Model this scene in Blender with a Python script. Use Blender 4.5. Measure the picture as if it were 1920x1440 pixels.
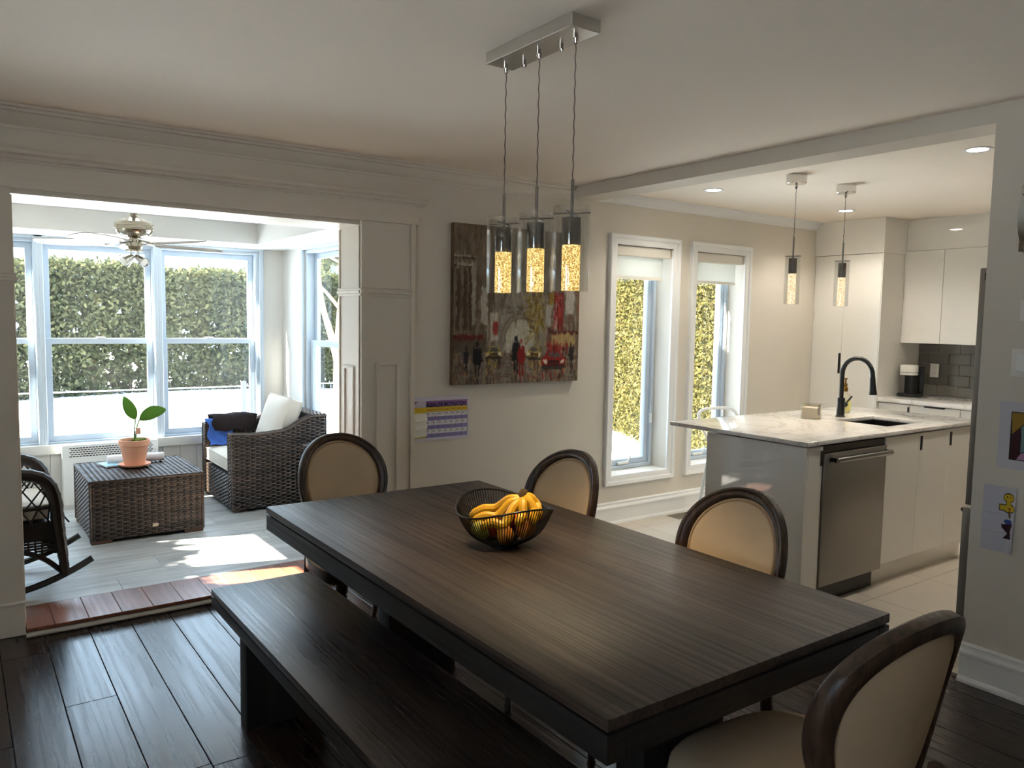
import bpy, bmesh, math, random
import numpy as np
from mathutils import Vector, Matrix
R = math.radians
PI = math.pi
random.seed(7)
for o in list(bpy.data.objects):
    bpy.data.objects.remove(o)
SC = bpy.context.scene
COL = SC.collection

# ------------------------------------------------------------------ camera
def camera():
    yaw, pitch, roll, fpx = 0.620668808, -0.0822468118, 0.0171858552, 1468.13097
    cy, sy, cp, sp = math.cos(yaw), math.sin(yaw), math.cos(pitch), math.sin(pitch)
    f = Vector((sy * cp, cy * cp, sp)); r = Vector((cy, -sy, 0)); u = r.cross(f)
    r2 = r * math.cos(roll) + u * math.sin(roll); u2 = u * math.cos(roll) - r * math.sin(roll)
    cam = bpy.data.cameras.new('camera'); cam.sensor_width = 36.0; cam.lens = fpx / 1920 * 36
    cam.clip_start = 0.02
    o = bpy.data.objects.new('camera', cam); COL.objects.link(o)
    m = Matrix.Identity(4)
    for i in range(3):
        m[i][0], m[i][1], m[i][2] = r2[i], u2[i], -f[i]
    m[2][3] = 1.53
    o.matrix_world = m
    SC.camera = o
camera()

# ------------------------------------------------------------------ light
SC.view_settings.view_transform = 'Standard'
SC.view_settings.look = 'None'
SC.view_settings.gamma = 1.0
SC.view_settings.use_curve_mapping = False
SC.view_settings.exposure = 0.42
SC.cycles.max_bounces = 8
SC.cycles.diffuse_bounces = 5
SC.cycles.glossy_bounces = 5
SC.cycles.transparent_max_bounces = 12
SC.cycles.transmission_bounces = 6
SC.cycles.caustics_reflective = False
SC.cycles.caustics_refractive = False
SC.cycles.sample_clamp_indirect = 40.0
SC.cycles.use_denoising = True
world = bpy.data.worlds.new('sky'); SC.world = world; world.use_nodes = True
bg = world.node_tree.nodes['Background']
bg.inputs['Color'].default_value = (0.60, 0.79, 1.0, 1); bg.inputs['Strength'].default_value = 5.6
sun = bpy.data.lights.new('sun', 'SUN'); sun.energy = 66.0; sun.angle = R(0.55); sun.color = (1.0, 0.93, 0.82)
so = bpy.data.objects.new('sun', sun); COL.objects.link(so); so.location = (-8, 8, 9)
_el = R(40.3); _h = Vector((0.963, -0.270, 0)).normalized()
so.rotation_euler = Vector((_h.x * math.cos(_el), _h.y * math.cos(_el), -math.sin(_el))).to_track_quat('-Z', 'Y').to_euler()

# ------------------------------------------------------------------ helpers
def lin(r, g, b):
    f = lambda c: (c / 255) / 12.92 if c / 255 <= 0.04045 else ((c / 255 + 0.055) / 1.055) ** 2.4
    return (f(r), f(g), f(b), 1.0)

class MB:
    def __init__(s): s.v = []; s.f = []
    def add(s, vs, fs):
        n = len(s.v); s.v += [tuple(v) for v in vs]; s.f += [tuple(i + n for i in q) for q in fs]; return s
    def box(s, x0, y0, z0, x1, y1, z1):
        x0, x1 = min(x0, x1), max(x0, x1); y0, y1 = min(y0, y1), max(y0, y1); z0, z1 = min(z0, z1), max(z0, z1)
        return s.add([(x0, y0, z0), (x1, y0, z0), (x1, y1, z0), (x0, y1, z0), (x0, y0, z1), (x1, y0, z1), (x1, y1, z1), (x0, y1, z1)],
                     [(0, 3, 2, 1), (4, 5, 6, 7), (0, 1, 5, 4), (1, 2, 6, 5), (2, 3, 7, 6), (3, 0, 4, 7)])
    def tube(s, path, rad, n=8, closed=False, caps=True):
        P = [Vector(p) for p in path]; m = len(P)
        rr = rad if isinstance(rad, (list, tuple)) else [rad] * m
        T = []
        for i in range(m):
            a = P[(i - 1) % m] if (closed or i > 0) else P[i]; b = P[(i + 1) % m] if (closed or i < m - 1) else P[i]
            T.append((b - a).normalized())
        t = T[0]; nx = t.orthogonal().normalized(); vs = []
        for i in range(m):
            t = T[i]; nx = (nx - t * nx.dot(t))
            nx = nx.normalized() if nx.length > 1e-6 else t.orthogonal().normalized()
            b = t.cross(nx)
            for k in range(n):
                a = 2 * PI * k / n
                vs.append(P[i] + (nx * math.cos(a) + b * math.sin(a)) * rr[i])
        fs = []
        for i in range(m if closed else m - 1):
            j = (i + 1) % m
            for k in range(n):
                l = (k + 1) % n
                fs.append((i * n + k, i * n + l, j * n + l, j * n + k))
        if caps and not closed:
            fs.append(tuple(reversed(range(n)))); fs.append(tuple((m - 1) * n + k for k in range(n)))
        return s.add(vs, fs)
    def cyl(s, p0, p1, r0, r1=None, n=16): return s.tube([p0, p1], [r0, r0 if r1 is None else r1], n)
    def lathe(s, prof, c=(0, 0, 0), n=24, caps=True):
        vs = []; fs = []; m = len(prof)
        for (r, z) in prof:
            for k in range(n):
                a = 2 * PI * k / n; vs.append((c[0] + r * math.cos(a), c[1] + r * math.sin(a), c[2] + z))
        for i in range(m - 1):
            for k in range(n):
                l = (k + 1) % n; fs.append((i * n + k, i * n + l, (i + 1) * n + l, (i + 1) * n + k))
        if caps:
            if prof[0][0] > 1e-5: fs.append(tuple(reversed(range(n))))
            if prof[-1][0] > 1e-5: fs.append(tuple((m - 1) * n + k for k in range(n)))
        return s.add(vs, fs)
    def prism(s, poly, axis, a, b):
        # poly: 2D points; axis 'x': (y,z), 'y': (x,z), 'z': (x,y)
        mk = {'x': lambda p, t: (t, p[0], p[1]), 'y': lambda p, t: (p[0], t, p[1]), 'z': lambda p, t: (p[0], p[1], t)}[axis]
        n = len(poly)
        vs = [mk(p, a) for p in poly] + [mk(p, b) for p in poly]
        fs = [tuple(reversed(range(n))), tuple(range(n, 2 * n))] + [(i, (i + 1) % n, n + (i + 1) % n, n + i) for i in range(n)]
        return s.add(vs, fs)
    def ring(s, x0, z0, x1, z1, w, y0, y1, wz=None):
        # rectangular frame in the xz plane, outer x0..x1 / z0..z1, bar width w (wz for top and bottom)
        wz = w if wz is None else wz
        o = [(x0, z0), (x1, z0), (x1, z1), (x0, z1)]; i = [(x0 + w, z0 + wz), (x1 - w, z0 + wz), (x1 - w, z1 - wz), (x0 + w, z1 - wz)]
        vs = [(p[0], y0, p[1]) for p in o] + [(p[0], y0, p[1]) for p in i] + [(p[0], y1, p[1]) for p in o] + [(p[0], y1, p[1]) for p in i]
        fs = []
        for k in range(4):
            l = (k + 1) % 4
            fs += [(k, l, 4 + l, 4 + k), (8 + l, 8 + k, 12 + k, 12 + l), (l, k, 8 + k, 8 + l), (4 + k, 4 + l, 12 + l, 12 + k)]
        return s.add(vs, fs)
    def sweep_rect(s, x0, z0, x1, z1, prof):
        # mitred casing: prof = closed list of (outward offset, y)
        n = len(prof); vs = []
        for cx, cz, sx, sz in ((x0, z0, -1, -1), (x1, z0, 1, -1), (x1, z1, 1, 1), (x0, z1, -1, 1)):
            for (d, y) in prof: vs.append((cx + sx * d, y, cz + sz * d))
        fs = []
        for k in range(4):
            l = (k + 1) % 4
            for i in range(n):
                j = (i + 1) % n; fs.append((k * n + i, l * n + i, l * n + j, k * n + j))
        return s.add(vs, fs)
    def grid(s, P):
        m, n = len(P), len(P[0])
        return s.add([p for row in P for p in row], [(i * n + j, i * n + j + 1, (i + 1) * n + j + 1, (i + 1) * n + j) for i in range(m - 1) for j in range(n - 1)])
    def holed(s, x0, z0, x1, z1, holes, y0, y1):
        # slab in the xz plane with rectangular holes (hx0,hz0,hx1,hz1), welded
        xs = sorted(set([x0, x1] + [h[0] for h in holes] + [h[2] for h in holes])); zs = sorted(set([z0, z1] + [h[1] for h in holes] + [h[3] for h in holes]))
        xs = [x for x in xs if x0 <= x <= x1]; zs = [z for z in zs if z0 <= z <= z1]
        nx, nz = len(xs), len(zs)
        inh = lambda i, k: any(h[0] <= (xs[i] + xs[i + 1]) / 2 <= h[2] and h[1] <= (zs[k] + zs[k + 1]) / 2 <= h[3] for h in holes)
        cell = [[0 <= i < nx - 1 and 0 <= k < nz - 1 and not inh(i, k) for k in range(nz - 1)] for i in range(nx - 1)]
        get = lambda i, k: 0 <= i < nx - 1 and 0 <= k < nz - 1 and cell[i][k]
        vi = lambda i, k, b: (i * nz + k) * 2 + b
        vs = [(xs[i], y, zs[k]) for i in range(nx) for k in range(nz) for y in (y0, y1)]
        fs = []
        for i in range(nx - 1):
            for k in range(nz - 1):
                if not cell[i][k]: continue
                fs += [(vi(i, k, 0), vi(i + 1, k, 0), vi(i + 1, k + 1, 0), vi(i, k + 1, 0)), (vi(i, k, 1), vi(i, k + 1, 1), vi(i + 1, k + 1, 1), vi(i + 1, k, 1))]
                if not get(i - 1, k): fs.append((vi(i, k, 0), vi(i, k + 1, 0), vi(i, k + 1, 1), vi(i, k, 1)))
                if not get(i + 1, k): fs.append((vi(i + 1, k, 0), vi(i + 1, k, 1), vi(i + 1, k + 1, 1), vi(i + 1, k + 1, 0)))
                if not get(i, k - 1): fs.append((vi(i, k, 0), vi(i, k, 1), vi(i + 1, k, 1), vi(i + 1, k, 0)))
                if not get(i, k + 1): fs.append((vi(i, k + 1, 0), vi(i + 1, k + 1, 0), vi(i + 1, k + 1, 1), vi(i, k + 1, 1)))
        return s.add(vs, fs)
    def map(s, fn): s.v = [tuple(fn(Vector(v))) for v in s.v]; return s
    def build(s, name, mat, parent=None, bevel=0.0, seg=2, smooth=None, loc=None, recenter=False, ang=35):
        me = bpy.data.meshes.new(name)
        v = s.v; org = Vector((0, 0, 0))
        if recenter:
            a = np.array(v); lo, hi = a.min(0), a.max(0); org = Vector(((lo[0] + hi[0]) / 2, (lo[1] + hi[1]) / 2, lo[2]))
            v = [(p[0] - org.x, p[1] - org.y, p[2] - org.z) for p in v]
        me.from_pydata(v, [], s.f)
        bm = bmesh.new(); bm.from_mesh(me)
        bmesh.ops.recalc_face_normals(bm, faces=bm.faces)
        if bevel > 0:
            es = [e for e in bm.edges if len(e.link_faces) == 2 and e.calc_face_angle(0) > R(30)]
            bmesh.ops.bevel(bm, geom=es, offset=bevel, segments=seg, affect='EDGES', profile=0.6, clamp_overlap=True)
        bm.to_mesh(me); bm.free()
        if smooth or (smooth is None and bevel > 0):
            me.shade_smooth(); me.set_sharp_from_angle(angle=R(ang))
        if mat: me.materials.append(mat)
        o = bpy.data.objects.new(name, me); COL.objects.link(o)
        o.location = org if loc is None else Vector(loc)
        if parent: o.parent = parent
        return o

def tag(o, label, cat, group=None):
    o['label'] = label; o['category'] = cat
    if group: o['group'] = group
    return o
def thing(name, label, cat, loc=(0, 0, 0), rz=0.0, group=None):
    o = bpy.data.objects.new(name, None); COL.objects.link(o)
    o.location = loc; o.rotation_euler = (0, 0, rz); o.empty_display_size = 0.1
    return tag(o, label, cat, group)
def struct(o, label=None, cat=None):
    o['kind'] = 'structure'
    if label: o['label'] = label
    if cat: o['category'] = cat
    return o
def copy_tree(o, parent=None):
    c = o.copy(); COL.objects.link(c)
    if parent: c.parent = parent
    for ch in list(o.children):
        if ch.name in COL.objects: copy_tree(ch, c)
    return c
def box(x0, y0, z0, x1, y1, z1): return MB().box(x0, y0, z0, x1, y1, z1)
def bez(pts, n=8):
    # Catmull-Rom through the points
    P = [Vector(p) for p in pts]; out = []
    for i in range(len(P) - 1):
        a, b, c, d = P[max(i - 1, 0)], P[i], P[i + 1], P[min(i + 2, len(P) - 1)]
        for k in range(n):
            t = k / n; out.append(0.5 * ((2 * b) + (c - a) * t + (2 * a - 5 * b + 4 * c - d) * t * t + (3 * b - a - 3 * c + d) * t ** 3))
    out.append(P[-1]); return out

# ------------------------------------------------------------------ materials
class NT:
    def __init__(s, name):
        s.m = bpy.data.materials.new(name); s.m.use_nodes = True; s.t = s.m.node_tree; s.t.nodes.clear()
        s.out = s.t.nodes.new('ShaderNodeOutputMaterial')
    def n(s, kind, **kw):
        x = s.t.nodes.new('ShaderNode' + kind)
        for k, v in kw.items():
            if k.startswith('i_'): x.inputs[k[2:].replace('_', ' ')].default_value = v
            else: setattr(x, k, v)
        return x
    def l(s, a, b): s.t.links.new(a, b)
    def ramp(s, fac, stops):
        x = s.n('ValToRGB'); s.l(fac, x.inputs[0]); e = x.color_ramp.elements
        while len(e) < len(stops): e.new(0.5)
        for i, (p, c) in enumerate(stops): e[i].position = p; e[i].color = c
        return x.outputs[0]
    def mix(s, a, b, fac, mode='MIX'):
        x = s.n('MixRGB', blend_type=mode)
        for i, q in enumerate((fac, a, b)):
            if hasattr(q, 'is_linked'): s.l(q, x.inputs[i])
            else: x.inputs[i].default_value = q
        return x.outputs[0]
    def coord(s, scale=(1, 1, 1), out='Object', rot=(0, 0, 0)):
        tc = s.n('TexCoord'); mp = s.n('Mapping'); mp.inputs['Scale'].default_value = scale; mp.inputs['Rotation'].default_value = rot
        s.l(tc.outputs[out], mp.inputs[0]); return mp.outputs[0]
    def noise(s, vec, scale, detail=4, rough=0.55, dist=0.0):
        x = s.n('TexNoise'); x.inputs['Scale'].default_value = scale; x.inputs['Detail'].default_value = detail
        x.inputs['Roughness'].default_value = rough; x.inputs['Distortion'].default_value = dist; s.l(vec, x.inputs['Vector']); return x.outputs['Fac']
    def bsdf(s, col, rough=0.5, metal=0.0, spec=0.5, bump=None, bstr=0.2, bdist=0.01, **kw):
        p = s.n('BsdfPrincipled')
        for key, q in (('Base Color', col), ('Roughness', rough), ('Metallic', metal)):
            if hasattr(q, 'is_linked'): s.l(q, p.inputs[key])
            else: p.inputs[key].default_value = q
        p.inputs['Specular IOR Level'].default_value = spec
        for k, v in kw.items(): p.inputs[k.replace('_', ' ')].default_value = v
        if bump is not None:
            b = s.n('Bump'); b.inputs['Strength'].default_value = bstr; b.inputs['Distance'].default_value = bdist
            s.l(bump, b.inputs['Height']); s.l(b.outputs[0], p.inputs['Normal'])
        s.l(p.outputs[0], s.out.inputs[0]); return p

def plain(name, rgb, rough=0.5, metal=0.0, spec=0.5, var=0.0, vscale=3.0, bump=0.0, bscale=200, **kw):
    t = NT(name); c = lin(*rgb); v = t.coord()
    col = c
    if var > 0:
        f = t.noise(v, vscale, 5); d = tuple(x * (1 - var) for x in c[:3]) + (1,); u = tuple(min(1, x * (1 + var)) for x in c[:3]) + (1,)
        col = t.ramp(f, [(0.3, d), (0.7, u)])
    bp = t.noise(v, bscale, 3) if bump > 0 else None
    t.bsdf(col, rough, metal, spec, bp, bump, 0.002, **kw); return t.m

def wood(name, dark, light, axis='y', grain=60, rough=0.35, spec=0.5, bump=0.15, rnd=0.0, strip=0.0, contrast=(0.3, 0.72), coat=0.0):
    t = NT(name)
    k = {'x': (1.2, grain, grain), 'y': (grain, 1.2, grain), 'z': (grain, grain, 1.2)}[axis]
    tc = t.n('TexCoord'); mp = t.n('Mapping'); mp.inputs['Scale'].default_value = k
    oi = t.n('ObjectInfo')
    if rnd > 0:
        va = t.n('VectorMath', operation='ADD'); sc = t.n('VectorMath', operation='SCALE'); cb = t.n('CombineXYZ')
        for i in range(3): t.l(oi.outputs['Random'], cb.inputs[i])
        t.l(cb.outputs[0], sc.inputs[0]); sc.inputs['Scale'].default_value = 31.0
        t.l(tc.outputs['Object'], va.inputs[0]); t.l(sc.outputs[0], va.inputs[1]); t.l(va.outputs[0], mp.inputs[0])
    else: t.l(tc.outputs['Object'], mp.inputs[0])
    g = t.noise(mp.outputs[0], 1.0, 6, 0.65, 0.4)
    col = t.ramp(g, [(contrast[0], lin(*dark)), (contrast[1], lin(*light))])
    big = t.noise(t.coord((3, 3, 3)), 1.0, 3)
    col = t.mix(col, t.ramp(big, [(0.35, (0.75, 0.75, 0.75, 1)), (0.65, (1.2, 1.2, 1.2, 1))]), 0.6, 'MULTIPLY')
    if strip > 0:
        sx = t.n('SeparateXYZ'); t.l(tc.outputs['Object'], sx.inputs[0]); ax = {'x': 1, 'y': 0, 'z': 0}[axis]; al = {'x': 0, 'y': 1, 'z': 2}[axis]
        dv = t.n('Math', operation='DIVIDE'); t.l(sx.outputs[ax], dv.inputs[0]); dv.inputs[1].default_value = strip
        fl = t.n('Math', operation='FLOOR'); t.l(dv.outputs[0], fl.inputs[0])
        w0 = t.n('TexWhiteNoise', noise_dimensions='1D'); t.l(fl.outputs[0], w0.inputs['W'])
        ad = t.n('Math', operation='MULTIPLY_ADD'); t.l(sx.outputs[al], ad.inputs[0]); ad.inputs[1].default_value = 1.7; t.l(w0.outputs['Value'], ad.inputs[2])
        f2 = t.n('Math', operation='FLOOR'); t.l(ad.outputs[0], f2.inputs[0])
        cb2 = t.n('CombineXYZ'); t.l(fl.outputs[0], cb2.inputs[0]); t.l(f2.outputs[0], cb2.inputs[1])
        wn = t.n('TexWhiteNoise', noise_dimensions='2D'); t.l(cb2.outputs[0], wn.inputs['Vector'])
        col = t.mix(col, t.ramp(wn.outputs['Value'], [(0.0, (0.72, 0.72, 0.72, 1)), (1.0, (1.25, 1.22, 1.2, 1))]), 0.8, 'MULTIPLY')
    if rnd > 0:
        col = t.mix(col, t.ramp(oi.outputs['Random'], [(0.0, (1 - rnd, 1 - rnd, 1 - rnd, 1)), (1.0, (1 + rnd, 1 + rnd, 1 + rnd, 1))]), 1.0, 'MULTIPLY')
    rr = t.ramp(g, [(0.3, (min(1, rough + 0.12),) * 3 + (1,)), (0.7, (max(0.05, rough - 0.05),) * 3 + (1,))])
    t.bsdf(col, rr, 0, spec, g, bump, 0.004, Coat_Weight=coat, Coat_Roughness=0.2); return t.m

def glass_thin(name, tint=(1, 1, 1), ior=1.45, rough=0.0, base=0.0, dust=0.0):
    t = NT(name); tr = t.n('BsdfTransparent'); tr.inputs[0].default_value = (*tint, 1)
    gl = t.n('BsdfGlossy'); gl.inputs['Roughness'].default_value = rough
    fr = t.n('Fresnel'); ge = t.n('NewGeometry'); mr = t.n('MapRange'); t.l(ge.outputs['Backfacing'], mr.inputs[0])
    mr.inputs[3].default_value = ior; mr.inputs[4].default_value = 1 / ior; t.l(mr.outputs[0], fr.inputs[0])
    ad = t.n('Math', operation='ADD'); t.l(fr.outputs[0], ad.inputs[0]); ad.inputs[1].default_value = base
    mx = t.n('MixShader'); t.l(ad.outputs[0], mx.inputs[0]); t.l(tr.outputs[0], mx.inputs[1]); t.l(gl.outputs[0], mx.inputs[2])
    last = mx.outputs[0]
    if dust > 0:      # pale translucent share that imitates veiling glare on the pane
        du = t.n('BsdfTranslucent'); du.inputs[0].default_value = (.95, .96, .97, 1); m2 = t.n('MixShader'); m2.inputs[0].default_value = dust
        t.l(last, m2.inputs[1]); t.l(du.outputs[0], m2.inputs[2]); last = m2.outputs[0]
    t.l(last, t.out.inputs[0]); return t.m

def emit(name, rgb, strength):
    t = NT(name); e = t.n('Emission'); e.inputs[0].default_value = (*rgb, 1); e.inputs[1].default_value = strength
    t.l(e.outputs[0], t.out.inputs[0]); return t.m

def crystal(name, lo, hi, slo, shi):
    t = NT(name); v = t.coord()
    vo = t.n('TexVoronoi', feature='F1'); vo.inputs['Scale'].default_value = 190; t.l(v, vo.inputs['Vector'])
    nz = t.noise(v, 120, 3)
    f = t.ramp(vo.outputs['Distance'], [(0.30, (1, 1, 1, 1)), (0.55, (0, 0, 0, 1))])
    f2 = t.mix(f, t.ramp(nz, [(0.4, (0, 0, 0, 1)), (0.6, (1, 1, 1, 1))]), 0.35)
    col = t.mix((*lo, 1), (*hi, 1), f2)
    e = t.n('Emission'); t.l(col, e.inputs[0])
    mr = t.n('MapRange'); t.l(f2, mr.inputs[0]); mr.inputs[3].default_value = slo; mr.inputs[4].default_value = shi
    t.l(mr.outputs[0], e.inputs[1])
    gl = t.n('BsdfGlossy'); gl.inputs['Roughness'].default_value = 0.08
    mx = t.n('MixShader'); mx.inputs[0].default_value = 0.12; t.l(e.outputs[0], mx.inputs[1]); t.l(gl.outputs[0], mx.inputs[2])
    t.l(mx.outputs[0], t.out.inputs[0]); return t.m

def vcol(name, rough=0.5, spec=0.3):
    t = NT(name); a = t.n('VertexColor', layer_name='Col'); t.bsdf(a.outputs[0], rough, 0, spec); return t.m

def leafy(name, stops, rough=0.6, trans=0.35):
    t = NT(name); g = t.n('NewGeometry')
    big = t.noise(t.coord(), 1.3, 4)
    a = t.n('Math', operation='MULTIPLY_ADD'); t.l(big, a.inputs[0]); a.inputs[1].default_value = 0.5
    h = t.n('Math', operation='MULTIPLY'); t.l(g.outputs['Random Per Island'], h.inputs[0]); h.inputs[1].default_value = 0.6; t.l(h.outputs[0], a.inputs[2])
    col = t.ramp(a.outputs[0], stops)
    d = t.n('BsdfDiffuse'); t.l(col, d.inputs[0]); tr = t.n('BsdfTranslucent'); t.l(col, tr.inputs[0])
    mx = t.n('MixShader'); mx.inputs[0].default_value = trans; t.l(d.outputs[0], mx.inputs[1]); t.l(tr.outputs[0], mx.inputs[2]); t.l(mx.outputs[0], t.out.inputs[0]); return t.m

M = {}
M['wall'] = plain('wall_paint', (220, 212, 199), 0.75, spec=0.25, var=0.015, bump=0.02, bscale=300)
M['ceil'] = plain('ceiling_paint', (246, 236, 222), 0.85, spec=0.2, var=0.01, vscale=1.5)
M['trim'] = plain('trim_paint', (224, 215, 201), 0.42, spec=0.4)
M['whites'] = plain('sunroom_paint', (212, 210, 205), 0.45, spec=0.35)
M['white'] = plain('white_paint', (238, 238, 236), 0.4, spec=0.4)
M['sash'] = plain('vinyl_sash', (196, 208, 220), 0.35, spec=0.45)
M['plankd'] = wood('dark_plank', (24, 17, 14), (58, 42, 35), 'y', 40, 0.22, 0.5, 0.07, rnd=0.28)
M['gap'] = plain('dark_gap', (12, 9, 8), 0.9)
M['lam'] = wood('grey_laminate', (150, 146, 140), (190, 188, 184), 'x', 22, 0.38, 0.4, 0.05, rnd=0.06)
M['thr'] = wood('threshold_wood', (104, 60, 42), (150, 94, 68), 'y', 45, 0.3, 0.5, 0.08, rnd=0.12)
M['tile'] = plain('floor_tile', (214, 203, 188), 0.35, spec=0.45, var=0.03, vscale=2.5)
M['grout'] = plain('grout', (176, 166, 152), 0.9)
M['table'] = wood('table_wood', (28, 22, 19), (92, 76, 66), 'y', 90, 0.36, 0.5, 0.35, strip=0.045, contrast=(0.36, 0.80))
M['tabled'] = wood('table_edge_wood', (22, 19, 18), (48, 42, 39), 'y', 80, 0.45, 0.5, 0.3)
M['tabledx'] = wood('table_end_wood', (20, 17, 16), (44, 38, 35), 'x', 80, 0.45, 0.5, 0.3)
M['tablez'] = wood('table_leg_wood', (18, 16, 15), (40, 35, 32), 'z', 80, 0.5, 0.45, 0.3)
M['benchtop'] = wood('bench_wood', (28, 23, 21), (74, 64, 58), 'y', 90, 0.28, 0.5, 0.25, strip=0.05, contrast=(0.32, 0.80))
M['chairw'] = wood('chair_wood', (34, 24, 18), (88, 66, 51), 'z', 50, 0.35, 0.5, 0.25)
M['linen'] = plain('linen', (196, 172, 142), 0.9, spec=0.15, var=0.05, vscale=9, bump=0.25, bscale=900)
M['linenp'] = plain('linen_piping', (172, 146, 114), 0.9, spec=0.15)
M['chrome'] = plain('chrome', (214, 212, 208), 0.06, 1.0)
M['chromed'] = plain('brushed_nickel', (150, 148, 145), 0.22, 1.0)
M['smoke'] = plain('dark_chrome', (124, 122, 120), 0.1, 1.0)
M['champ'] = plain('champagne_nickel', (176, 166, 148), 0.2, 0.9)
M['nickel'] = plain('satin_nickel', (208, 203, 194), 0.3, 0.8)
M['blackm'] = plain('black_metal', (16, 16, 17), 0.38, 0.0, 0.5)
M['wire'] = plain('black_wire', (14, 13, 13), 0.35, 0.3, 0.5)
M['steel'] = plain('stainless_steel', (150, 146, 140), 0.32, 0.75, var=0.04, vscale=2)
M['steeld'] = plain('stainless_dark', (118, 112, 106), 0.34, 0.7)
M['gloss'] = plain('gloss_white_lacquer', (238, 234, 226), 0.035, spec=0.65)
M['counter'] = None
t = NT('marble_quartz'); v = t.coord()
wv = t.noise(v, 1.6, 6, 0.6, 2.2)
vein = t.ramp(wv, [(0.455, lin(238, 235, 230)), (0.492, lin(222, 217, 211)), (0.50, lin(200, 191, 183)), (0.508, lin(224, 219, 213)), (0.545, lin(238, 235, 230))])
t.bsdf(vein, 0.1, 0, 0.5); M['counter'] = t.m
M['glass'] = glass_thin('window_glass', (0.97, 0.99, 0.99))
M['veiled'] = glass_thin('glare_veil_glass', (0.97, 0.99, 0.99), dust=0.004)  # clean glass with the bright haze of window glare put into it
M['gcyl'] = glass_thin('lamp_glass', (0.96, 0.96, 0.95), 1.5, 0.0, 0.03)
M['crystal'] = crystal('lit_bubble_crystal', (1.0, 0.52, 0.09), (1.0, 0.86, 0.38), 0.45, 1.9)
M['crystalk'] = crystal('lit_kitchen_crystal', (1.0, 0.62, 0.32), (1.0, 0.90, 0.66), 0.8, 1.8)
M['lamp'] = emit('recessed_light', (1.0, 0.93, 0.80), 30.0)
M['snow'] = plain('snow', (238, 243, 250), 0.8, spec=0.2, var=0.02)
M['wick'] = wood('wicker_brown', (32, 24, 20), (92, 74, 61), 'x', 30, 0.30, 0.5, 0.1)
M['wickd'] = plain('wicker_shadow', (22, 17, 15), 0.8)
M['wickb'] = plain('wicker_black', (34, 26, 22), 0.42, var=0.2, vscale=40)
M['cush'] = plain('cream_cushion', (212, 203, 191), 0.9, spec=0.15, var=0.03, vscale=8, bump=0.1, bscale=500)
M['blue'] = plain('blue_fleece', (74, 110, 186), 0.95, spec=0.1, var=0.08, vscale=20, bump=0.3, bscale=300)
M['brown'] = plain('dark_brown_fleece', (44, 36, 36), 0.95, spec=0.1, var=0.1, vscale=20, bump=0.3, bscale=300)
M['terra'] = plain('terracotta', (232, 172, 142), 0.75, spec=0.25, var=0.06, vscale=8)
M['leaf'] = leafy('plant_leaf', [(0.1, lin(84, 128, 56)), (0.9, lin(120, 160, 76))], trans=0.45)
M['moss'] = plain('moss', (104, 116, 34), 0.95, var=0.3, vscale=60)
M['soil'] = plain('soil', (60, 46, 40), 0.95, var=0.4, vscale=80)
M['paper'] = plain('paper', (232, 230, 232), 0.8, spec=0.2)
M['plast'] = plain('white_plastic', (232, 228, 220), 0.35)
M['blackp'] = plain('black_plastic', (14, 14, 15), 0.35)
M['shade'] = plain('blind_fabric', (232, 226, 214), 0.85, spec=0.1)
t = NT('sheer_fabric'); d = t.n('BsdfDiffuse'); d.inputs[0].default_value = lin(228, 228, 222); tr = t.n('BsdfTranslucent'); tr.inputs[0].default_value = lin(228, 228, 222)
mx = t.n('MixShader'); mx.inputs[0].default_value = 0.4; t.l(d.outputs[0], mx.inputs[1]); t.l(tr.outputs[0], mx.inputs[2]); t.l(mx.outputs[0], t.out.inputs[0]); M['sheer'] = t.m
M['splash'] = plain('grey_glass_tile', (112, 108, 100), 0.06, spec=0.6, var=0.05, vscale=6)
M['banana'] = None
t = NT('banana_skin'); g = t.n('NewGeometry'); v = t.coord()
nz = t.noise(v, 38, 4); sp = t.ramp(nz, [(0.28, lin(120, 84, 22)), (0.34, lin(206, 150, 16)), (0.8, lin(216, 168, 34))])
t.bsdf(sp, 0.45, 0, 0.4); M['banana'] = t.m
M['stem'] = plain('banana_crown', (88, 66, 30), 0.8, var=0.3, vscale=60)
t = NT('mango_skin'); v = t.coord(); nz = t.noise(v, 9, 4)
t.bsdf(t.ramp(nz, [(0.3, lin(150, 56, 30)), (0.48, lin(206, 132, 40)), (0.65, lin(214, 172, 60))]), 0.35); M['mango'] = t.m
t = NT('apple_skin'); v = t.coord((6, 6, 1)); nz = t.noise(v, 9, 4)
t.bsdf(t.ramp(nz, [(0.35, lin(150, 34, 26)), (0.6, lin(196, 84, 44)), (0.8, lin(212, 164, 74))]), 0.3); M['apple'] = t.m
M['pear'] = plain('pear_skin', (166, 160, 62), 0.4, var=0.12, vscale=20)
M['bark'] = plain('tree_bark', (150, 128, 106), 0.9, var=0.35, vscale=14, bump=0.6, bscale=60)
M['vcol'] = vcol('painted_canvas', 0.6, 0.25)
M['vpap'] = vcol('printed_paper', 0.55, 0.3)
M['candle'] = plain('pink_wax', (246, 230, 222), 0.5)
M['gold'] = plain('brass_pump', (186, 140, 62), 0.25, 1.0)
M['soap'] = glass_thin('soap_glass', (0.93, 0.93, 0.88), 1.45, 0.02, 0.06)
M['soaplab'] = plain('soap_label', (206, 200, 120), 0.5)
M['mirror'] = plain('mirror_glass', (196, 204, 204), 0.03, 1.0)
M['hedge'] = leafy('hedge_leaves', [(0.1, lin(48, 52, 36)), (0.5, lin(74, 79, 54)), (0.95, lin(112, 110, 78))])
M['hedger'] = leafy('cedar_leaves', [(0.1, lin(54, 52, 28)), (0.5, lin(80, 76, 42)), (0.95, lin(112, 98, 64))])
M['hcore'] = plain('hedge_core', (58, 58, 30), 0.95)
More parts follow.
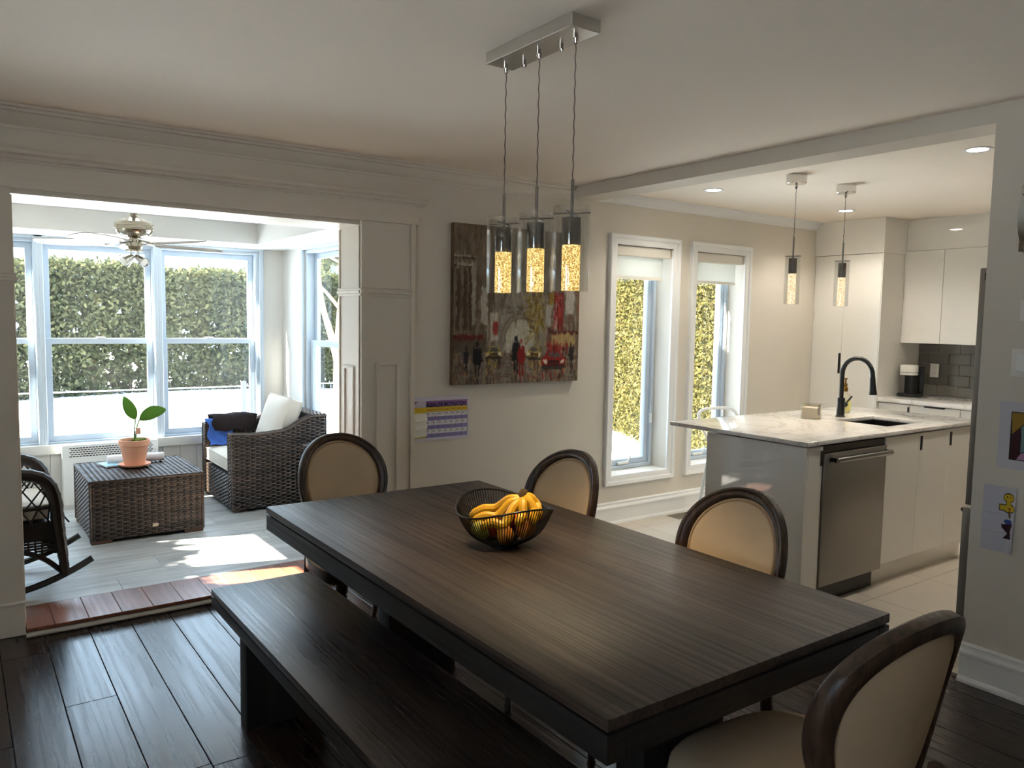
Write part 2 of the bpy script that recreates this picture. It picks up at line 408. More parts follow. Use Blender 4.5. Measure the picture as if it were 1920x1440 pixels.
M['fence'] = plain('fence_metal', (60, 66, 78), 0.5)

# ================================================================== SETTING
BW = 4.29          # inner face of the back wall
CE = 2.45          # ceiling height
RW = 3.53          # face of the wall on the right
SF = 0.05          # sunroom floor
SY = 6.93          # sunroom window wall
SX0, SX1 = -0.50, 2.42

# ---- floors
fl = struct(box(-2.2, -2.6, -0.14, 3.572, BW + 0.02, -0.013).build('floor', M['gap']), 'dark brown wide plank floor of the dining room', 'floor')
pm = {}
x = 0.307 - 0.182 * 14
while x < 3.57:
    xa, xb = max(x, -2.2), min(x + 0.182, 3.571)
    y = -2.6 - random.random() * 1.5
    while y < BW:
        L = random.choice((1.6, 1.9, 2.2, 2.6)); ya, yb = max(y, -2.6), min(y + L, BW)
        if yb - ya > 0.02 and xb - xa > 0.02:
            o = box(xa + 0.0012, ya + 0.0012, -0.013, xb - 0.0012, yb - 0.0012, 0.0).map(lambda p: p - Vector(((xa + xb) / 2, (ya + yb) / 2, 0))).build('plank', M['plankd'], fl, 0.0015, 1, loc=((xa + xb) / 2, (ya + yb) / 2, 0))
        y += L
    x += 0.182

fk = struct(box(3.574, -0.7, -0.14, 7.2, BW + 0.02, -0.010).build('floor_kitchen', M['grout']), 'pale beige tiled floor of the kitchen', 'floor')
tw, tl = 0.60, 0.60
tme = None
for i in range(7):
    for j in range(9):
        xa, ya = 3.576 + i * tw, -0.7 + j * tl; xb, yb = min(xa + tw, 7.2), min(ya + tl, BW)
        if xb - xa < .05 or yb - ya < .05: continue
        full = xb - xa > tw - 1e-6 and yb - ya > tl - 1e-6
        cx, cy = (xa + xb) / 2, (ya + yb) / 2
        if full and tme:
            o = bpy.data.objects.new('tile', tme); COL.objects.link(o); o.parent = fk; o.location = (cx, cy, 0)
        else:
            o = box(xa + .0015, ya + .0015, -0.010, xb - .0015, yb - .0015, 0).map(lambda p: p - Vector((cx, cy, 0))).build('tile', M['tile'], fk, 0.001, 1, loc=(cx, cy, 0))
            if full: tme = o.data

fs = struct(box(SX0, 4.30, -0.14, SX1, SY, SF - 0.010).build('floor_sunroom', M['grout']), 'pale grey laminate floor of the sunroom', 'floor')
y = 4.527; row = 0
while y < SY:
    yb = min(y + 0.19, SY); x = SX0 - (row * 0.47) % 1.2
    while x < SX1:
        xa, xb = max(x, SX0), min(x + 1.2, SX1)
        if xb - xa > .03 and yb - y > .02:
            cx, cy = (xa + xb) / 2, (y + yb) / 2
            box(xa + .0006, y + .0006, SF - 0.010, xb - .0006, yb - .0006, SF).map(lambda p: p - Vector((cx, cy, SF))).build('plank', M['lam'], fs, 0.0008, 1, loc=(cx, cy, SF))
        x += 1.2
    y += 0.19; row += 1
th = struct(box(0.235, 4.215, 0.0005, 1.955, 4.30, 0.030).build('trim_1', M['trim']), 'white riser and moulding below the sunroom threshold', 'trim')
MB().cyl((0.235, 4.207, 0.014), (1.955, 4.207, 0.014), 0.0135, n=12).build('quarter_round', M['trim'], th, smooth=True)
struct_thr = struct(box(0.235, 4.20, 0.030, 1.955, 4.53, 0.036).build('floor_threshold', M['gap']), 'reddish wood threshold strip between dining room and sunroom', 'floor')
x = 0.205
while x < 1.955:
    xa, xb = max(x, 0.236), min(x + 0.145, 1.954); cx = (xa + xb) / 2
    box(xa + .0007, 4.19, 0.034, xb - .0007, 4.526, SF).map(lambda p: p - Vector((cx, 4.36, SF))).build('plank', M['thr'], struct_thr, 0.002, 1, loc=(cx, 4.36, SF))
    x += 0.145

# ---- walls
HOLE = (0.22, -0.2, 1.97, 2.078)
KW = [(3.985, 0.372, 4.575, 2.095), (4.855, 0.372, 5.447, 2.095)]
struct(MB().holed(-2.35, -0.2, 7.35, 2.75, [HOLE] + KW, BW, 4.58).build('wall_back', M['wall']), 'warm white back wall with painting and windows', 'wall')
struct(box(RW, -2.75, -0.1, 3.73, 1.54, 2.75).build('wall_right', M['wall']), 'grey white partition wall with drawings beside the fridge', 'wall')
LWIN = (-0.4, 0.8, 0.8, 2.05)  # opening for an unseen window, added to let in fill daylight
struct(MB().holed(-2.75, -0.2, 4.29, 2.75, [LWIN], -2.35, -2.2).map(lambda p: Vector((p.y, p.x, p.z))).build('wall_left', M['wall']), 'plain wall on the left of the dining room', 'wall')
struct(MB().holed(-2.35, -0.2, 3.53, 2.75, [], -2.75, -2.6).build('wall_front', M['wall']), 'plain wall behind the viewer', 'wall')
struct(box(7.15, -0.75, -0.1, 7.35, BW, 2.75).build('wall_kitchen', M['wall']), 'kitchen end wall behind the cabinets', 'wall')
struct(box(3.73, -0.85, -0.1, 7.35, -0.70, 2.75).build('wall_kitchen_front', M['wall']), 'plain kitchen wall near the fridge', 'wall')
struct(box(-2.35, -2.75, CE, RW + 0.1, BW, CE + 0.15).build('ceiling', M['ceil']), 'smooth white ceiling of the dining room', 'ceiling')
struct(box(RW + 0.1, -0.75, CE + 0.0005, 7.35, BW, CE + 0.15).build('ceiling_kitchen', M['ceil']), 'smooth white kitchen ceiling with recessed lights', 'ceiling')
struct(box(RW, 1.54, 2.37, 3.73, BW, CE).build('trim_2', M['wall']), 'boxed ceiling beam between dining room and kitchen', 'beam')

# sunroom shell
UN = [0.125, 0.96, 1.795]; HW = 0.4145; WZ0, WZ1 = 0.49, 2.082
struct(MB().holed(SX0 - .15, -0.3, SX1 + .15, 2.85, [(c - HW, WZ0, c + HW, WZ1) for c in UN], SY, SY + .15).build('wall_sunroom_back', M['whites']), 'white sunroom wall with three tall windows', 'wall')
RU = [6.015, 5.18]
struct(MB().holed(4.58, -0.3, SY, 2.85, [(c - HW, WZ0, c + HW, WZ1) for c in RU], SX1, SX1 + .15).map(lambda p: Vector((p.y, p.x, p.z))).build('wall_sunroom_right', M['whites']), 'white sunroom side wall behind the armchair', 'wall')
LU = [(5.535, 0.40), (4.875, 0.245)]
struct(MB().holed(4.58, -0.3, SY, 2.85, [(c - h, WZ0, c + h, WZ1) for c, h in LU], SX0 - .15, SX0).map(lambda p: Vector((p.y, p.x, p.z))).build('wall_sunroom_left', M['whites']), 'white sunroom side wall behind the rocking chair', 'wall')
TZ, TX0, TX1, TY0, TY1 = 2.10, -0.12, 2.03, 4.95, 6.41
cs = struct(MB().holed(SX0, 4.58, SX1, SY, [(TX0, TY0, TX1, TY1)], TZ, 2.34).map(lambda p: Vector((p.x, p.z, p.y))).build('ceiling_sunroom', M['whites']), 'white tray ceiling of the sunroom', 'ceiling')
y = TY0 + .002
while y < TY1 - .02:
    yb = min(y + .09, TY1 - .002)
    box(TX0 + .002, y + .0015, 2.285, TX1 - .002, yb - .0015, 2.30).build('ceiling_board', M['whites'], cs, 0.002, 1); y += .09
box(TX0, TY0, 2.30, TX1, TY1, 2.34).build('ceiling_backing', M['whites'], cs)
MB().ring(TX0 - .0, TY0, TX1, TY1, .03, 2.262, 2.284).map(lambda p: Vector((p.x, p.z, p.y))).build('cove_moulding', M['whites'], cs, .004, 1)
struct(MB().prism([(4.582, 2.85), (SY + .35, 2.85), (SY + .35, 2.95), (4.582, 4.05)], 'x', SX0 - .2, SX1 + .2).build('roof_sunroom', M['white']), 'unseen sunroom roof, pitched high to shade the kitchen windows', 'roof')  # unseen; slope raised to keep sun off the kitchen window reveals

# window wall details: sill board, wainscot boards
sl = struct(box(SX0, SY - .05, 0.435, SX1, SY, 0.508).build('trim_3', M['whites'], None, .006), 'white sill board below the sunroom windows', 'trim')
wb = struct(box(SX0, SY - .008, SF, SX1, SY, 0.435).build('trim_4', M['whites']), 'white vertical board wainscot below the sunroom windows', 'trim')
x = SX0
while x < SX1 - .01:
    xb = min(x + .135, SX1); box(x + .002, SY - .018, SF + .09, xb - .002, SY - .008, .435).build('board', M['whites'], wb, .002, 1); x += .135
box(SX0, SY - .026, SF, SX1, SY - .008, SF + .09).build('base_board', M['whites'], wb, .003, 1)

# ---- windows
def dh_window(name, label, c, hw, loc, rz):
    r = bpy.data.objects.new(name, None); COL.objects.link(r); r.location = loc; r.rotation_euler = (0, 0, rz); struct(r, label, 'window')
    zm = 1.303
    MB().ring(-hw, WZ0, hw, WZ1, .030, .015, .14).build('frame', M['sash'], r, .003, 1)
    ring = MB().sweep_rect(-hw, WZ0, hw, WZ1, [(-.004, 0.0), (-.004, -.014), (.01, -.018), (.03, -.018), (.034, -.012), (.034, 0.0)]); ring.build('casing', M['sash'], r)
    a = MB().ring(-hw + .03, zm - .022, hw - .03, WZ1 - .03, .045, .088, .118).build('upper_sash', M['sash'], r, .003, 1)
    box(-hw + .075, .101, zm + .023, hw - .075, .105, WZ1 - .075).build('pane', M['veiled'], a)
    b = MB().ring(-hw + .03, WZ0 + .03, hw - .03, zm + .022, .045, .050, .080).build('lower_sash', M['sash'], r, .003, 1)
    box(-hw + .075, .063, WZ0 + .075, hw - .075, .067, zm - .023).build('pane', M['veiled'], b)
    box(-.03, .035, zm + .0225, .03, .06, zm + .034).build('sash_lock', M['plast'], b, .002, 1)
    return r
names = ['double hung window at the left edge of the sunroom view', 'double hung window behind the potted plant', 'double hung window between plant and armchair']
for i, c in enumerate(UN): dh_window(f'window_{i + 1}', names[i], c, HW, (c, SY, 0), 0)
for i, c in enumerate(RU): dh_window(f'window_{i + 4}', ['side window showing the tree trunk behind the armchair', 'side window of the sunroom hidden by the right pier'][i], c, HW, (SX1, c, 0), -PI / 2)
for i, (c, h) in enumerate(LU): dh_window(f'window_{i + 6}', ['left side window of the sunroom that lets the sun in', 'narrow left side window of the sunroom'][i], c, h, (SX0, c, 0), PI / 2)

def casement(name, label, h):
    x0, z0, x1, z1 = h; cx = (x0 + x1) / 2
    r = bpy.data.objects.new(name, None); COL.objects.link(r); r.location = (cx, BW, 0); struct(r, label, 'window'); w = (x1 - x0) / 2
    MB().sweep_rect(-w, z0, w, z1, [(0, 0), (0, -.016), (.012, -.020), (.040, -.022), (.046, -.030), (.068, -.034), (.074, -.030), (.074, 0)]).build('casing', M['white'], r)
    MB().ring(-w, z0, w, z1, .030, .150, .265).build('frame', M['sash'], r, .004, 1)
    a = MB().ring(-w + .030, z0 + .030, w - .030, z1 - .030, .042, .175, .225).build('sash', M['sash'], r, .006, 2)
    box(-w + .072, .198, z0 + .072, w - .072, .203, z1 - .072).build('pane', M['glass'], a)
    k = MB(); k.box(-.07, .150, z0 + .034, .045, .172, z0 + .056).build('crank_cover', M['plast'], r, .005)
    MB().tube(bez([(.03, .160, z0 + .05), (.05, .15, z0 + .075), (.045, .14, z0 + .105)], 5), .006).build('crank_handle', M['plast'], r, smooth=True)
    box(w - .034, .13, 0.72, w - .026, .16, 0.80).build('lock_lever', M['plast'], r, .003, 1)
casement('window_8', 'tall casement window nearest the painting', KW[0]); casement('window_9', 'tall casement window beside the kitchen island', KW[1])
def plain_window(name, label, w, h, loc, rz):
    r = bpy.data.objects.new(name, None); COL.objects.link(r); r.location = loc; r.rotation_euler = (0, 0, rz); struct(r, label, 'window')
    MB().ring(-w / 2, 0, w / 2, h, .06, .03, .12).build('frame', M['sash'], r, .004, 1)
    box(-.03, .05, .06, .03, .10, h - .06).build('mullion', M['sash'], r)
    for s in (-1, 1): box(s * .03, .072, .06, s * (w / 2 - .06), .076, h - .06).build('pane', M['glass'], r)
plain_window('window_10', 'unseen window added in the left wall for fill light', LWIN[2] - LWIN[0], LWIN[3] - LWIN[1], (-2.2, (LWIN[0] + LWIN[2]) / 2, LWIN[1]), PI / 2)

# ---- mouldings
CROWN = [(0, -.092), (.010, -.092), (.013, -.080), (.022, -.075), (.045, -.052), (.056, -.030), (.070, -.026), (.073, -.014), (.088, -.010), (.090, 0), (0, 0)]
BASE = [(0, 0), (.030, 0), (.030, .012), (.024, .022), (.017, .026), (.017, .118), (.024, .122), (.024, .134), (.014, .146), (.012, .156), (.016, .162), (.010, .170), (0, .172)]
struct(MB().prism([(BW - d, CE + z) for d, z in CROWN], 'x', -2.2, RW - .0005).build('trim_5', M['trim'], smooth=True, ang=25), 'crown moulding along the dining room back wall', 'moulding')
struct(MB().prism([(BW - d * .8, CE + z * .72) for d, z in CROWN], 'x', 3.7305, 6.455).build('trim_6', M['white'], smooth=True, ang=25), 'crown moulding along the kitchen window wall', 'moulding')
struct(MB().prism([(BW - d, z) for d, z in BASE], 'x', 2.306, 6.455).build('baseboard_back', M['white'], smooth=True, ang=25), 'tall white baseboard along the back wall', 'baseboard')
struct(MB().prism([(RW - d, z) for d, z in BASE], 'y', -2.6, 1.54).build('baseboard_right', M['white'], smooth=True, ang=25), 'tall white baseboard below the drawings', 'baseboard')
struct(MB().prism([(BW - d, z) for d, z in BASE], 'x', -2.2, -0.115).build('baseboard_left', M['white'], smooth=True, ang=25), 'white baseboard left of the sunroom opening', 'baseboard')
# entablature over the opening
hd = struct(box(-0.135, 4.258, 2.090, 2.330, BW, 2.132).build('trim_7', M['trim'], None, .004), 'white entablature over the sunroom opening', 'header')
box(-0.125, 4.270, 2.132, 2.318, BW, 2.206).build('frieze', M['trim'], hd)
MB().prism([(BW, 2.205), (4.262, 2.205), (4.258, 2.214), (4.246, 2.218), (4.240, 2.232), (4.222, 2.240), (4.218, 2.257), (BW, 2.257)], 'x', -0.175, 2.372).build('cap_moulding', M['trim'], hd)
box(0.2335, BW - .002, 2.065, 1.9565, 4.582, 2.078).build('head_liner', M['trim'], hd)
RAIL = [(0, -.024), (.010, -.024), (.012, -.012), (.024, -.008), (.026, .004), (.016, .008), (.016, .018), (.020, .022), (0, .024)]
def pilaster(name, label, x0, x1, jx, s):
    # x0..x1 face; jx jamb face; s = +1 if the jamb faces -x
    p = struct(box(x0, 4.266, 0, x1, BW, 2.0895).build(name, M['trim']), label, 'pilaster')
    e0, e1 = (x1 - .001, x1 + .026) if s > 0 else (x0 - .026, x0 + .001)
    box(e0, 4.252, 0, e1, BW, 2.0895).build('edge_strip', M['trim'], p, .004)
    MB().prism([(4.266 - d, 1.678 + z) for d, z in RAIL], 'x', x0 - (.012 if s > 0 else 0), x1 + (.0 if s > 0 else .012)).build('mid_rail', M['trim'], p)
    MB().ring(x0 + .093 if s > 0 else x0 + .075, .28, x1 - .075 if s > 0 else x1 - .093, 1.262, .020, 4.254, 4.266).build('panel_moulding', M['trim'], p, .004, 2)
    box(x0 - .004, 4.255, 0, x1 + .004, 4.266, .15).build('plinth', M['trim'], p, .003, 1)
    box(x0 - .008, 4.250, .15, x1 + .008, 4.266, .165).build('plinth_cap', M['trim'], p, .004, 1)
    a, b = (jx, jx + .0128) if s > 0 else (jx - .0128, jx)
    box(a, 4.2885, 0, b, 4.584, 2.0645).build('jamb_liner', M['trim'], p)
    f = lambda d: jx - s * d
    MB().prism([(f(d * .8), 1.678 + z) for d, z in RAIL], 'y', 4.262, 4.586).build('jamb_rail', M['trim'], p)
    MB().ring(4.365, .28, 4.515, 1.235, .020, 0, .010).map(lambda q: Vector((f(q.y), q.x, q.z))).build('jamb_panel_moulding', M['trim'], p, .004, 2)
    for ya, yb in ((4.2885, 4.300), (4.570, 4.586)): box(f(0), ya, 0, f(.008), yb, 2.06).build('jamb_edge', M['trim'], p, .002, 1)
pilaster('trim_8', 'white panelled pilaster between the opening and the chart', 1.957, 2.279, 1.957, 1)
pilaster('trim_9', 'white panelled pilaster at the left edge of the picture', -0.09, 0.233, 0.233, -1)

# ================================================================== OUTSIDE
def ground_z(x, y):
    s = lambda t: max(0, min(1, t)) ** 2 * (3 - 2 * max(0, min(1, t)))
    return -0.08 + 0.38 * s((y - 7.3) / 5) + 0.04 * math.sin(x * .9 + y * .4) * s((y - 7.3) / 3)
xs = sorted(list(np.linspace(-16, 20, 46)) + [-.66, 2.58]); ys = sorted(list(np.linspace(4.6, 30, 38)) + [7.09])
gm = MB(); gm.grid([[(x, y, ground_z(x, y)) for x in xs] for y in ys])
nx_ = len(xs); gm.f = [q for q in gm.f if not (-.67 < (gm.v[q[0]][0] + gm.v[q[2]][0]) / 2 < 2.59 and (gm.v[q[0]][1] + gm.v[q[2]][1]) / 2 < 7.09)]
g2 = MB().grid([[(x, y, -0.3) for x in (-16, -2.37, 7.37, 20)] for y in (-16, -2.77, 4.6)]); g2.f = [q for q in g2.f if q[0] not in (5,)]
sn = gm.add(g2.v, g2.f).build('snow_ground', M['snow'], smooth=True); sn['kind'] = 'stuff'; tag(sn, 'deep white snow covering the garden', 'snow')

def quads(name, P, N, S, mat, parent=None):
    # many small leaf quads: centres P, normals N, sizes S
    n = len(P); rng = np.random.default_rng(len(P))
    a = rng.normal(size=(n, 3)); N = N / np.linalg.norm(N, axis=1)[:, None]
    u = np.cross(N, a); u /= np.linalg.norm(u, axis=1)[:, None]; v = np.cross(N, u)
    S = S[:, None]; V = np.stack([P - u * S - v * S * .6, P + u * S - v * S * .35, P + u * S * 1.15 + v * S * .5, P - u * S * .8 + v * S * .55], 1).reshape(-1, 3)
    me = bpy.data.meshes.new(name); me.vertices.add(4 * n); me.vertices.foreach_set('co', V.ravel())
    me.loops.add(4 * n); me.loops.foreach_set('vertex_index', np.arange(4 * n, dtype=np.int32))
    me.polygons.add(n); me.polygons.foreach_set('loop_start', np.arange(0, 4 * n, 4, dtype=np.int32)); me.polygons.foreach_set('loop_total', np.full(n, 4, np.int32))
    me.update(); me.validate(); me.materials.append(mat)
    o = bpy.data.objects.new(name, me); COL.objects.link(o)
    if parent: o.parent = parent
    o['kind'] = 'stuff'; return o
def hedge(name, label, a, b, h, th, n, size, mat, core=False, gaps=0, wob=1.0):
    rng = np.random.default_rng(n); a = np.array(a); b = np.array(b); L = np.linalg.norm(b - a); d = (b - a) / L; nn = np.array([-d[1], d[0]])
    root = thing(name, label, 'hedge', (float((a + b)[0] / 2), float((a + b)[1] / 2), 0.0)); c = np.array(root.location)
    t = rng.random(n) * L; z = rng.random(n) ** 0.9; w = (rng.random(n) - .5)
    top = h + wob * (.10 * np.sin(t * 2.1) + .06 * np.sin(t * 5.3 + 1)) + rng.normal(0, .03, n)
    P = np.stack([a[0] + d[0] * t, a[1] + d[1] * t, z * top], 1)
    bul = (1 - .35 * z ** 6) * th
    P[:, 0] += nn[0] * w * bul; P[:, 1] += nn[1] * w * bul
    if gaps > 0:
        keep = np.ones(n, bool)
        for _ in range(gaps):
            ct, cz, rr_ = rng.random() * L, abs(rng.normal(0, .9)) + .25, rng.uniform(.015, .055)
            keep &= ((t - ct) ** 2 + ((z * top - cz) * .7) ** 2 > rr_ ** 2)
        P = P[keep]
    P[:, 2] -= .1
    N = rng.normal(size=(len(P), 3)); N[:, 0] += nn[0] * .3; S = size * (.6 + .8 * rng.random(len(P)))
    quads('foliage', P - c, N, S, mat, root)
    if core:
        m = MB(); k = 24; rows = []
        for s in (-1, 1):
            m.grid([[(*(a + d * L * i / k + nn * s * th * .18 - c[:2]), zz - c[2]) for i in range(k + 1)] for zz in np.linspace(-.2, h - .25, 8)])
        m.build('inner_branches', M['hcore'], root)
    else:
        for i in range(int(L / .5)):
            p = a + d * (i * .5 + .2) - c[:2]; MB().cyl((p[0], p[1], -.2), (p[0] + random.uniform(-.1, .1), p[1], h * .8), .035, .012, 6).build('stem', M['bark'], root)
    return root
hedge('cedar_hedge', 'tall grey green cedar hedge across the garden behind the sunroom', (-5.0, 13.2), (9.4, 13.2), 2.36, .75, 260000, .028, M['hedge'], gaps=330, wob=.35)
hedge('cedar_hedge', 'sunlit yellow green cedar hedge outside the kitchen windows', (7.0, 5.2), (9.3, 12.7), 3.7, .6, 240000, .019, M['hedger'], core=True)
hedge('cedar_hedge', 'unseen cedar hedge added left of the sunroom to shape the sun patch', (-2.6, 5.0), (-2.6, 9.5), 3.24, .7, 60000, .045, M['hedge'], core=True, wob=.5)  # unseen, added to block low sun and trim the floor patch

# metal fence half buried in the snow
fn = thing('garden_fence', 'thin metal picket fence half buried in snow before the hedge', 'fence', (2.5, 10.6, 0))
zt = 0.62
zt = 0.585
box(-5.5, -.008, zt - .014, 4.6, .008, zt).build('top_rail', M['sash'], fn)
box(.70, -.006, zt - .44, 4.6, .006, zt - .425).build('lower_rail', M['fence'], fn)
pk = box(-.006, -.006, -.05, .006, .006, zt - .0145).build('picket', M['fence'], fn, loc=(.74, 0, 0))
for i in range(1, 34):
    o = pk.copy(); COL.objects.link(o); o.location = (.74 + i * .115, 0, 0)
for px in (-4.6, -2.1, .655, 3.4): box(px - .03, -.03, -.05, px + .03, .03, zt + .06).build('post', M['fence'], fn, .004, 1)
# bare tree behind the side window
tr = thing('garden_tree', 'bare tree with pale peeling trunk outside the side window', 'tree', (4.05, 9.4, 0.05))
MB().tube(bez([(0, 0, -.1), (.02, .05, .9), (.03, 0, 1.6), (.14, .05, 2.4), (.22, 0, 3.4), (.2, .1, 4.6)], 6), [.13 - .10 * i / 30 for i in range(31)], 10).build('trunk', M['bark'], tr, smooth=True)
for pts, r0 in (([(-.02, 0, .75), (-.18, -.1, 1.2), (-.34, -.15, 1.7), (-.45, -.2, 2.6)], .06), ([(.03, 0, 1.5), (-.2, .2, 1.85), (-.5, .3, 2.1), (-.9, .3, 2.2)], .025), ([(.05, 0, 1.2), (.4, -.2, 1.6), (.7, -.2, 2.2)], .04), ([(.1, 0, 2.1), (-.3, .1, 2.3), (-.6, 0, 2.35)], .02), ([(0, 0, 1.0), (.35, .3, 1.1), (.8, .4, 1.5)], .02), ([(.1, 0, 2.0), (.5, .1, 2.6), (.8, .2, 3.4)], .04)):
    b = bez(pts, 5); MB().tube(b, [r0 * (1 - .75 * i / (len(b) - 1)) for i in range(len(b))], 7).build('branch', M['bark'], tr, smooth=True)
ev = thing('evergreen_tree', 'dark evergreen tree far behind the bare tree', 'tree', (7.4, 16.6, 0.2))
rng = np.random.default_rng(3); zz = rng.random(9000) * 4.2 + .2; ra = (1.5 * (1 - zz / 4.8)) * np.sqrt(rng.random(9000)); an = rng.random(9000) * 2 * PI
quads('foliage', np.stack([ra * np.cos(an), ra * np.sin(an), zz], 1), rng.normal(size=(9000, 3)), .07 * (.6 + .8 * rng.random(9000)), M['hedge'], ev)
MB().cyl((0, 0, -.2), (0, 0, 4.2), .1, .02, 8).build('trunk', M['bark'], ev)

# ================================================================== DINING FURNITURE
def slab_top(root, w, l, z, t1, gap, t2, mt, me, mx):
    # two-layer top: upper board, shadow groove, lower apron frame
    o = box(-w / 2, -l / 2, z - t1, w / 2, l / 2, z).build('tabletop' if w > .6 else 'seat', mt, root, .003, 2)
    g = .008
    box(-w / 2 + g, -l / 2 + g, z - t1 - gap, w / 2 - g, l / 2 - g, z - t1).build('groove', M['gap'], root)
    b = .05
    for s in (-1, 1):
        box(s * w / 2, -l / 2, z - t1 - gap - t2, s * (w / 2 - b), l / 2, z - t1 - gap).build('apron', me, root, .003, 2)
        box(-w / 2 + b + .001, s * l / 2, z - t1 - gap - t2, w / 2 - b - .001, s * (l / 2 - b), z - t1 - gap).build('apron', mx, root, .003, 2)
tb = thing('dining_table', 'large dark brown wooden dining table with thick slab top', 'table', (1.518, 2.085, 0))
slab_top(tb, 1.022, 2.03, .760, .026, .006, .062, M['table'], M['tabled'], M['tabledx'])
for y in (-.715, .685):
    box(-.15, y - .05, 0, .150, y + .05, .666).build('pedestal', M['tablez'], tb, .004)
box(-.01, -.64, .52, .05, .785, .60).build('stretcher', M['tabled'], tb, .004)
bn = thing('dining_bench', 'dark brown wooden bench tucked along the table', 'bench', (.990, 2.23, 0))
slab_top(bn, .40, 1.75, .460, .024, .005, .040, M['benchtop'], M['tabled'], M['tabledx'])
for y in (-.60, .62): box(-.155, y - .04, 0, .155, y + .04, .391).build('leg', M['tablez'], bn, .004)

# ---- oval back dining chairs (face +y)
TILT, OA, OB, OZ, OY = 0.208, 0.228, 0.252, 0.712, -0.270
def oval(t, a, b, d=0.0, bow=0.066):
    x = a * math.cos(t) * (1 + .081 * math.sin(t)); v = b * math.sin(t)
    dd = d + bow * ((x / OA) ** 2)          # sides bow forward
    return Vector((x, OY - v * math.sin(TILT) + dd * math.cos(TILT), OZ + v * math.cos(TILT) + dd * math.sin(TILT)))
def make_chair(label):
    r = thing('dining_chair', label, 'chair', group='oval back dining chairs')
    # oval frame with moulded section: (radial inset, depth)
    prof = [(0, -.016), (0, .010), (.004, .018), (.010, .020), (.014, .016), (.020, .022), (.030, .022), (.036, .014), (.040, .006), (.040, -.014), (.030, -.020), (.010, -.020)]
    m = MB(); n = 72; vs = []
    for i in range(n):
        t = 2 * PI * i / n
        for (q, d) in prof: vs.append(oval(t, OA - q, OB - q, d))
    k = len(prof); m.add(vs, [(i * k + j, ((i + 1) % n) * k + j, ((i + 1) % n) * k + (j + 1) % k, i * k + (j + 1) % k) for i in range(n) for j in range(k)])
    fr = m.build('back_frame', M['chairw'], r, smooth=True, ang=50)
    def pad(d0, d1):
        m = MB(); rows = [(1.0, d0), (.985, d0 + (d1 - d0) * .45), (.94, d0 + (d1 - d0) * .75), (.8, d0 + (d1 - d0) * .92), (.5, d1), (.02, d1 + (d1 - d0) * .02)]
        vs = [oval(2 * PI * i / 48, (OA - .036) * s, (OB - .036) * s, d) for s, d in rows for i in range(48)]
        return m.add(vs, [(a * 48 + i, a * 48 + (i + 1) % 48, (a + 1) * 48 + (i + 1) % 48, (a + 1) * 48 + i) for a in range(5) for i in range(48)] + [tuple(5 * 48 + i for i in range(48))])
    p = pad(.0, .020).build('back_pad', M['linen'], r, smooth=True, ang=70)
    MB().tube([oval(2 * PI * i / 60, OA - .047, OB - .047, .014) for i in range(60)], .0042, 6, closed=True).build('piping', M['linenp'], p, smooth=True)
    pad(-.002, -.012).build('rear_pad', M['linen'], r, smooth=True, ang=70)
    # seat
    def outline(s):
        pts = []
        for i in range(40):
            a = 2 * PI * i / 40; c, sn_ = math.cos(a), math.sin(a)
            ex = .62
            x = abs(c) ** ex * math.copysign(1, c) * .255; y = abs(sn_) ** ex * math.copysign(1, sn_) * .245
            x *= 1 + .07 * (y / .245)
            pts.append((x * s, y * s))
        return pts
    def rings(rows):
        m = MB(); vs = [(x, y, z) for s, z in rows for x, y in outline(s)]; q = len(rows)
        return m.add(vs, [(a * 40 + i, a * 40 + (i + 1) % 40, (a + 1) * 40 + (i + 1) % 40, (a + 1) * 40 + i) for a in range(q - 1) for i in range(40)] + [tuple(reversed(range(40))), tuple((q - 1) * 40 + i for i in range(40))])
    rings([(.96, .372), (.985, .38), (.985, .425), (.97, .43)]).build('seat_rail', M['chairw'], r, smooth=True, ang=50)
    rings([(.97, .430), (.985, .445), (.975, .468), (.93, .484), (.8, .494), (.5, .499), (.05, .500)]).build('seat_pad', M['linen'], r, smooth=True, ang=80)
    MB().tube([(x, y, .434) for x, y in outline(.985)], .005, 6, closed=True).build('seat_piping', M['linenp'], r, smooth=True)
    for s in (-1, 1):
        MB().tube(bez([(s * .175, -.215, .38), (s * .172, -.232, .46), (s * .165, -.248, .52), (s * .150, -.258, .565)], 4), .019, 8).build('back_post', M['chairw'], r, smooth=True)
        MB().tube(bez([(s * .185, -.205, .40), (s * .19, -.215, .25), (s * .195, -.25, .10), (s * .20, -.285, 0.0)], 5), [.022 - .008 * i / 15 for i in range(16)], 8).build('leg', M['chairw'], r, smooth=True)
        MB().lathe([(.013, 0), (.016, .02), (.012, .03), (.020, .30), (.024, .33), (.018, .335), (.026, .345), (.026, .385)], (s * .205, .195, 0), 14).build('leg', M['chairw'], r, smooth=True)
    return r
ch = make_chair('oval back chair at the far end of the table, near the armchair')
def put(o, cx, cy, th, label):
    # cx, cy: where the centre of the oval back stands
    o.rotation_euler = (0, 0, th); o.location = (cx + math.sin(th) * OY * 1, cy - math.cos(th) * OY * 1, 0); o['label'] = label
put(ch, 1.517, 3.563, PI + .033, 'oval back chair at the far end of the table, near the armchair')
for cx, cy, th, lb in ((2.188, 2.617, PI / 2 + .016, 'oval back chair beyond the fruit bowl, below the casement window'), (2.192, 1.699, PI / 2 - .037, 'oval back chair in front of the kitchen island panel'), (1.575, .785, -.062, 'oval back chair nearest the viewer, seen from behind')):
    c = copy_tree(ch); put(c, cx, cy, th, lb)

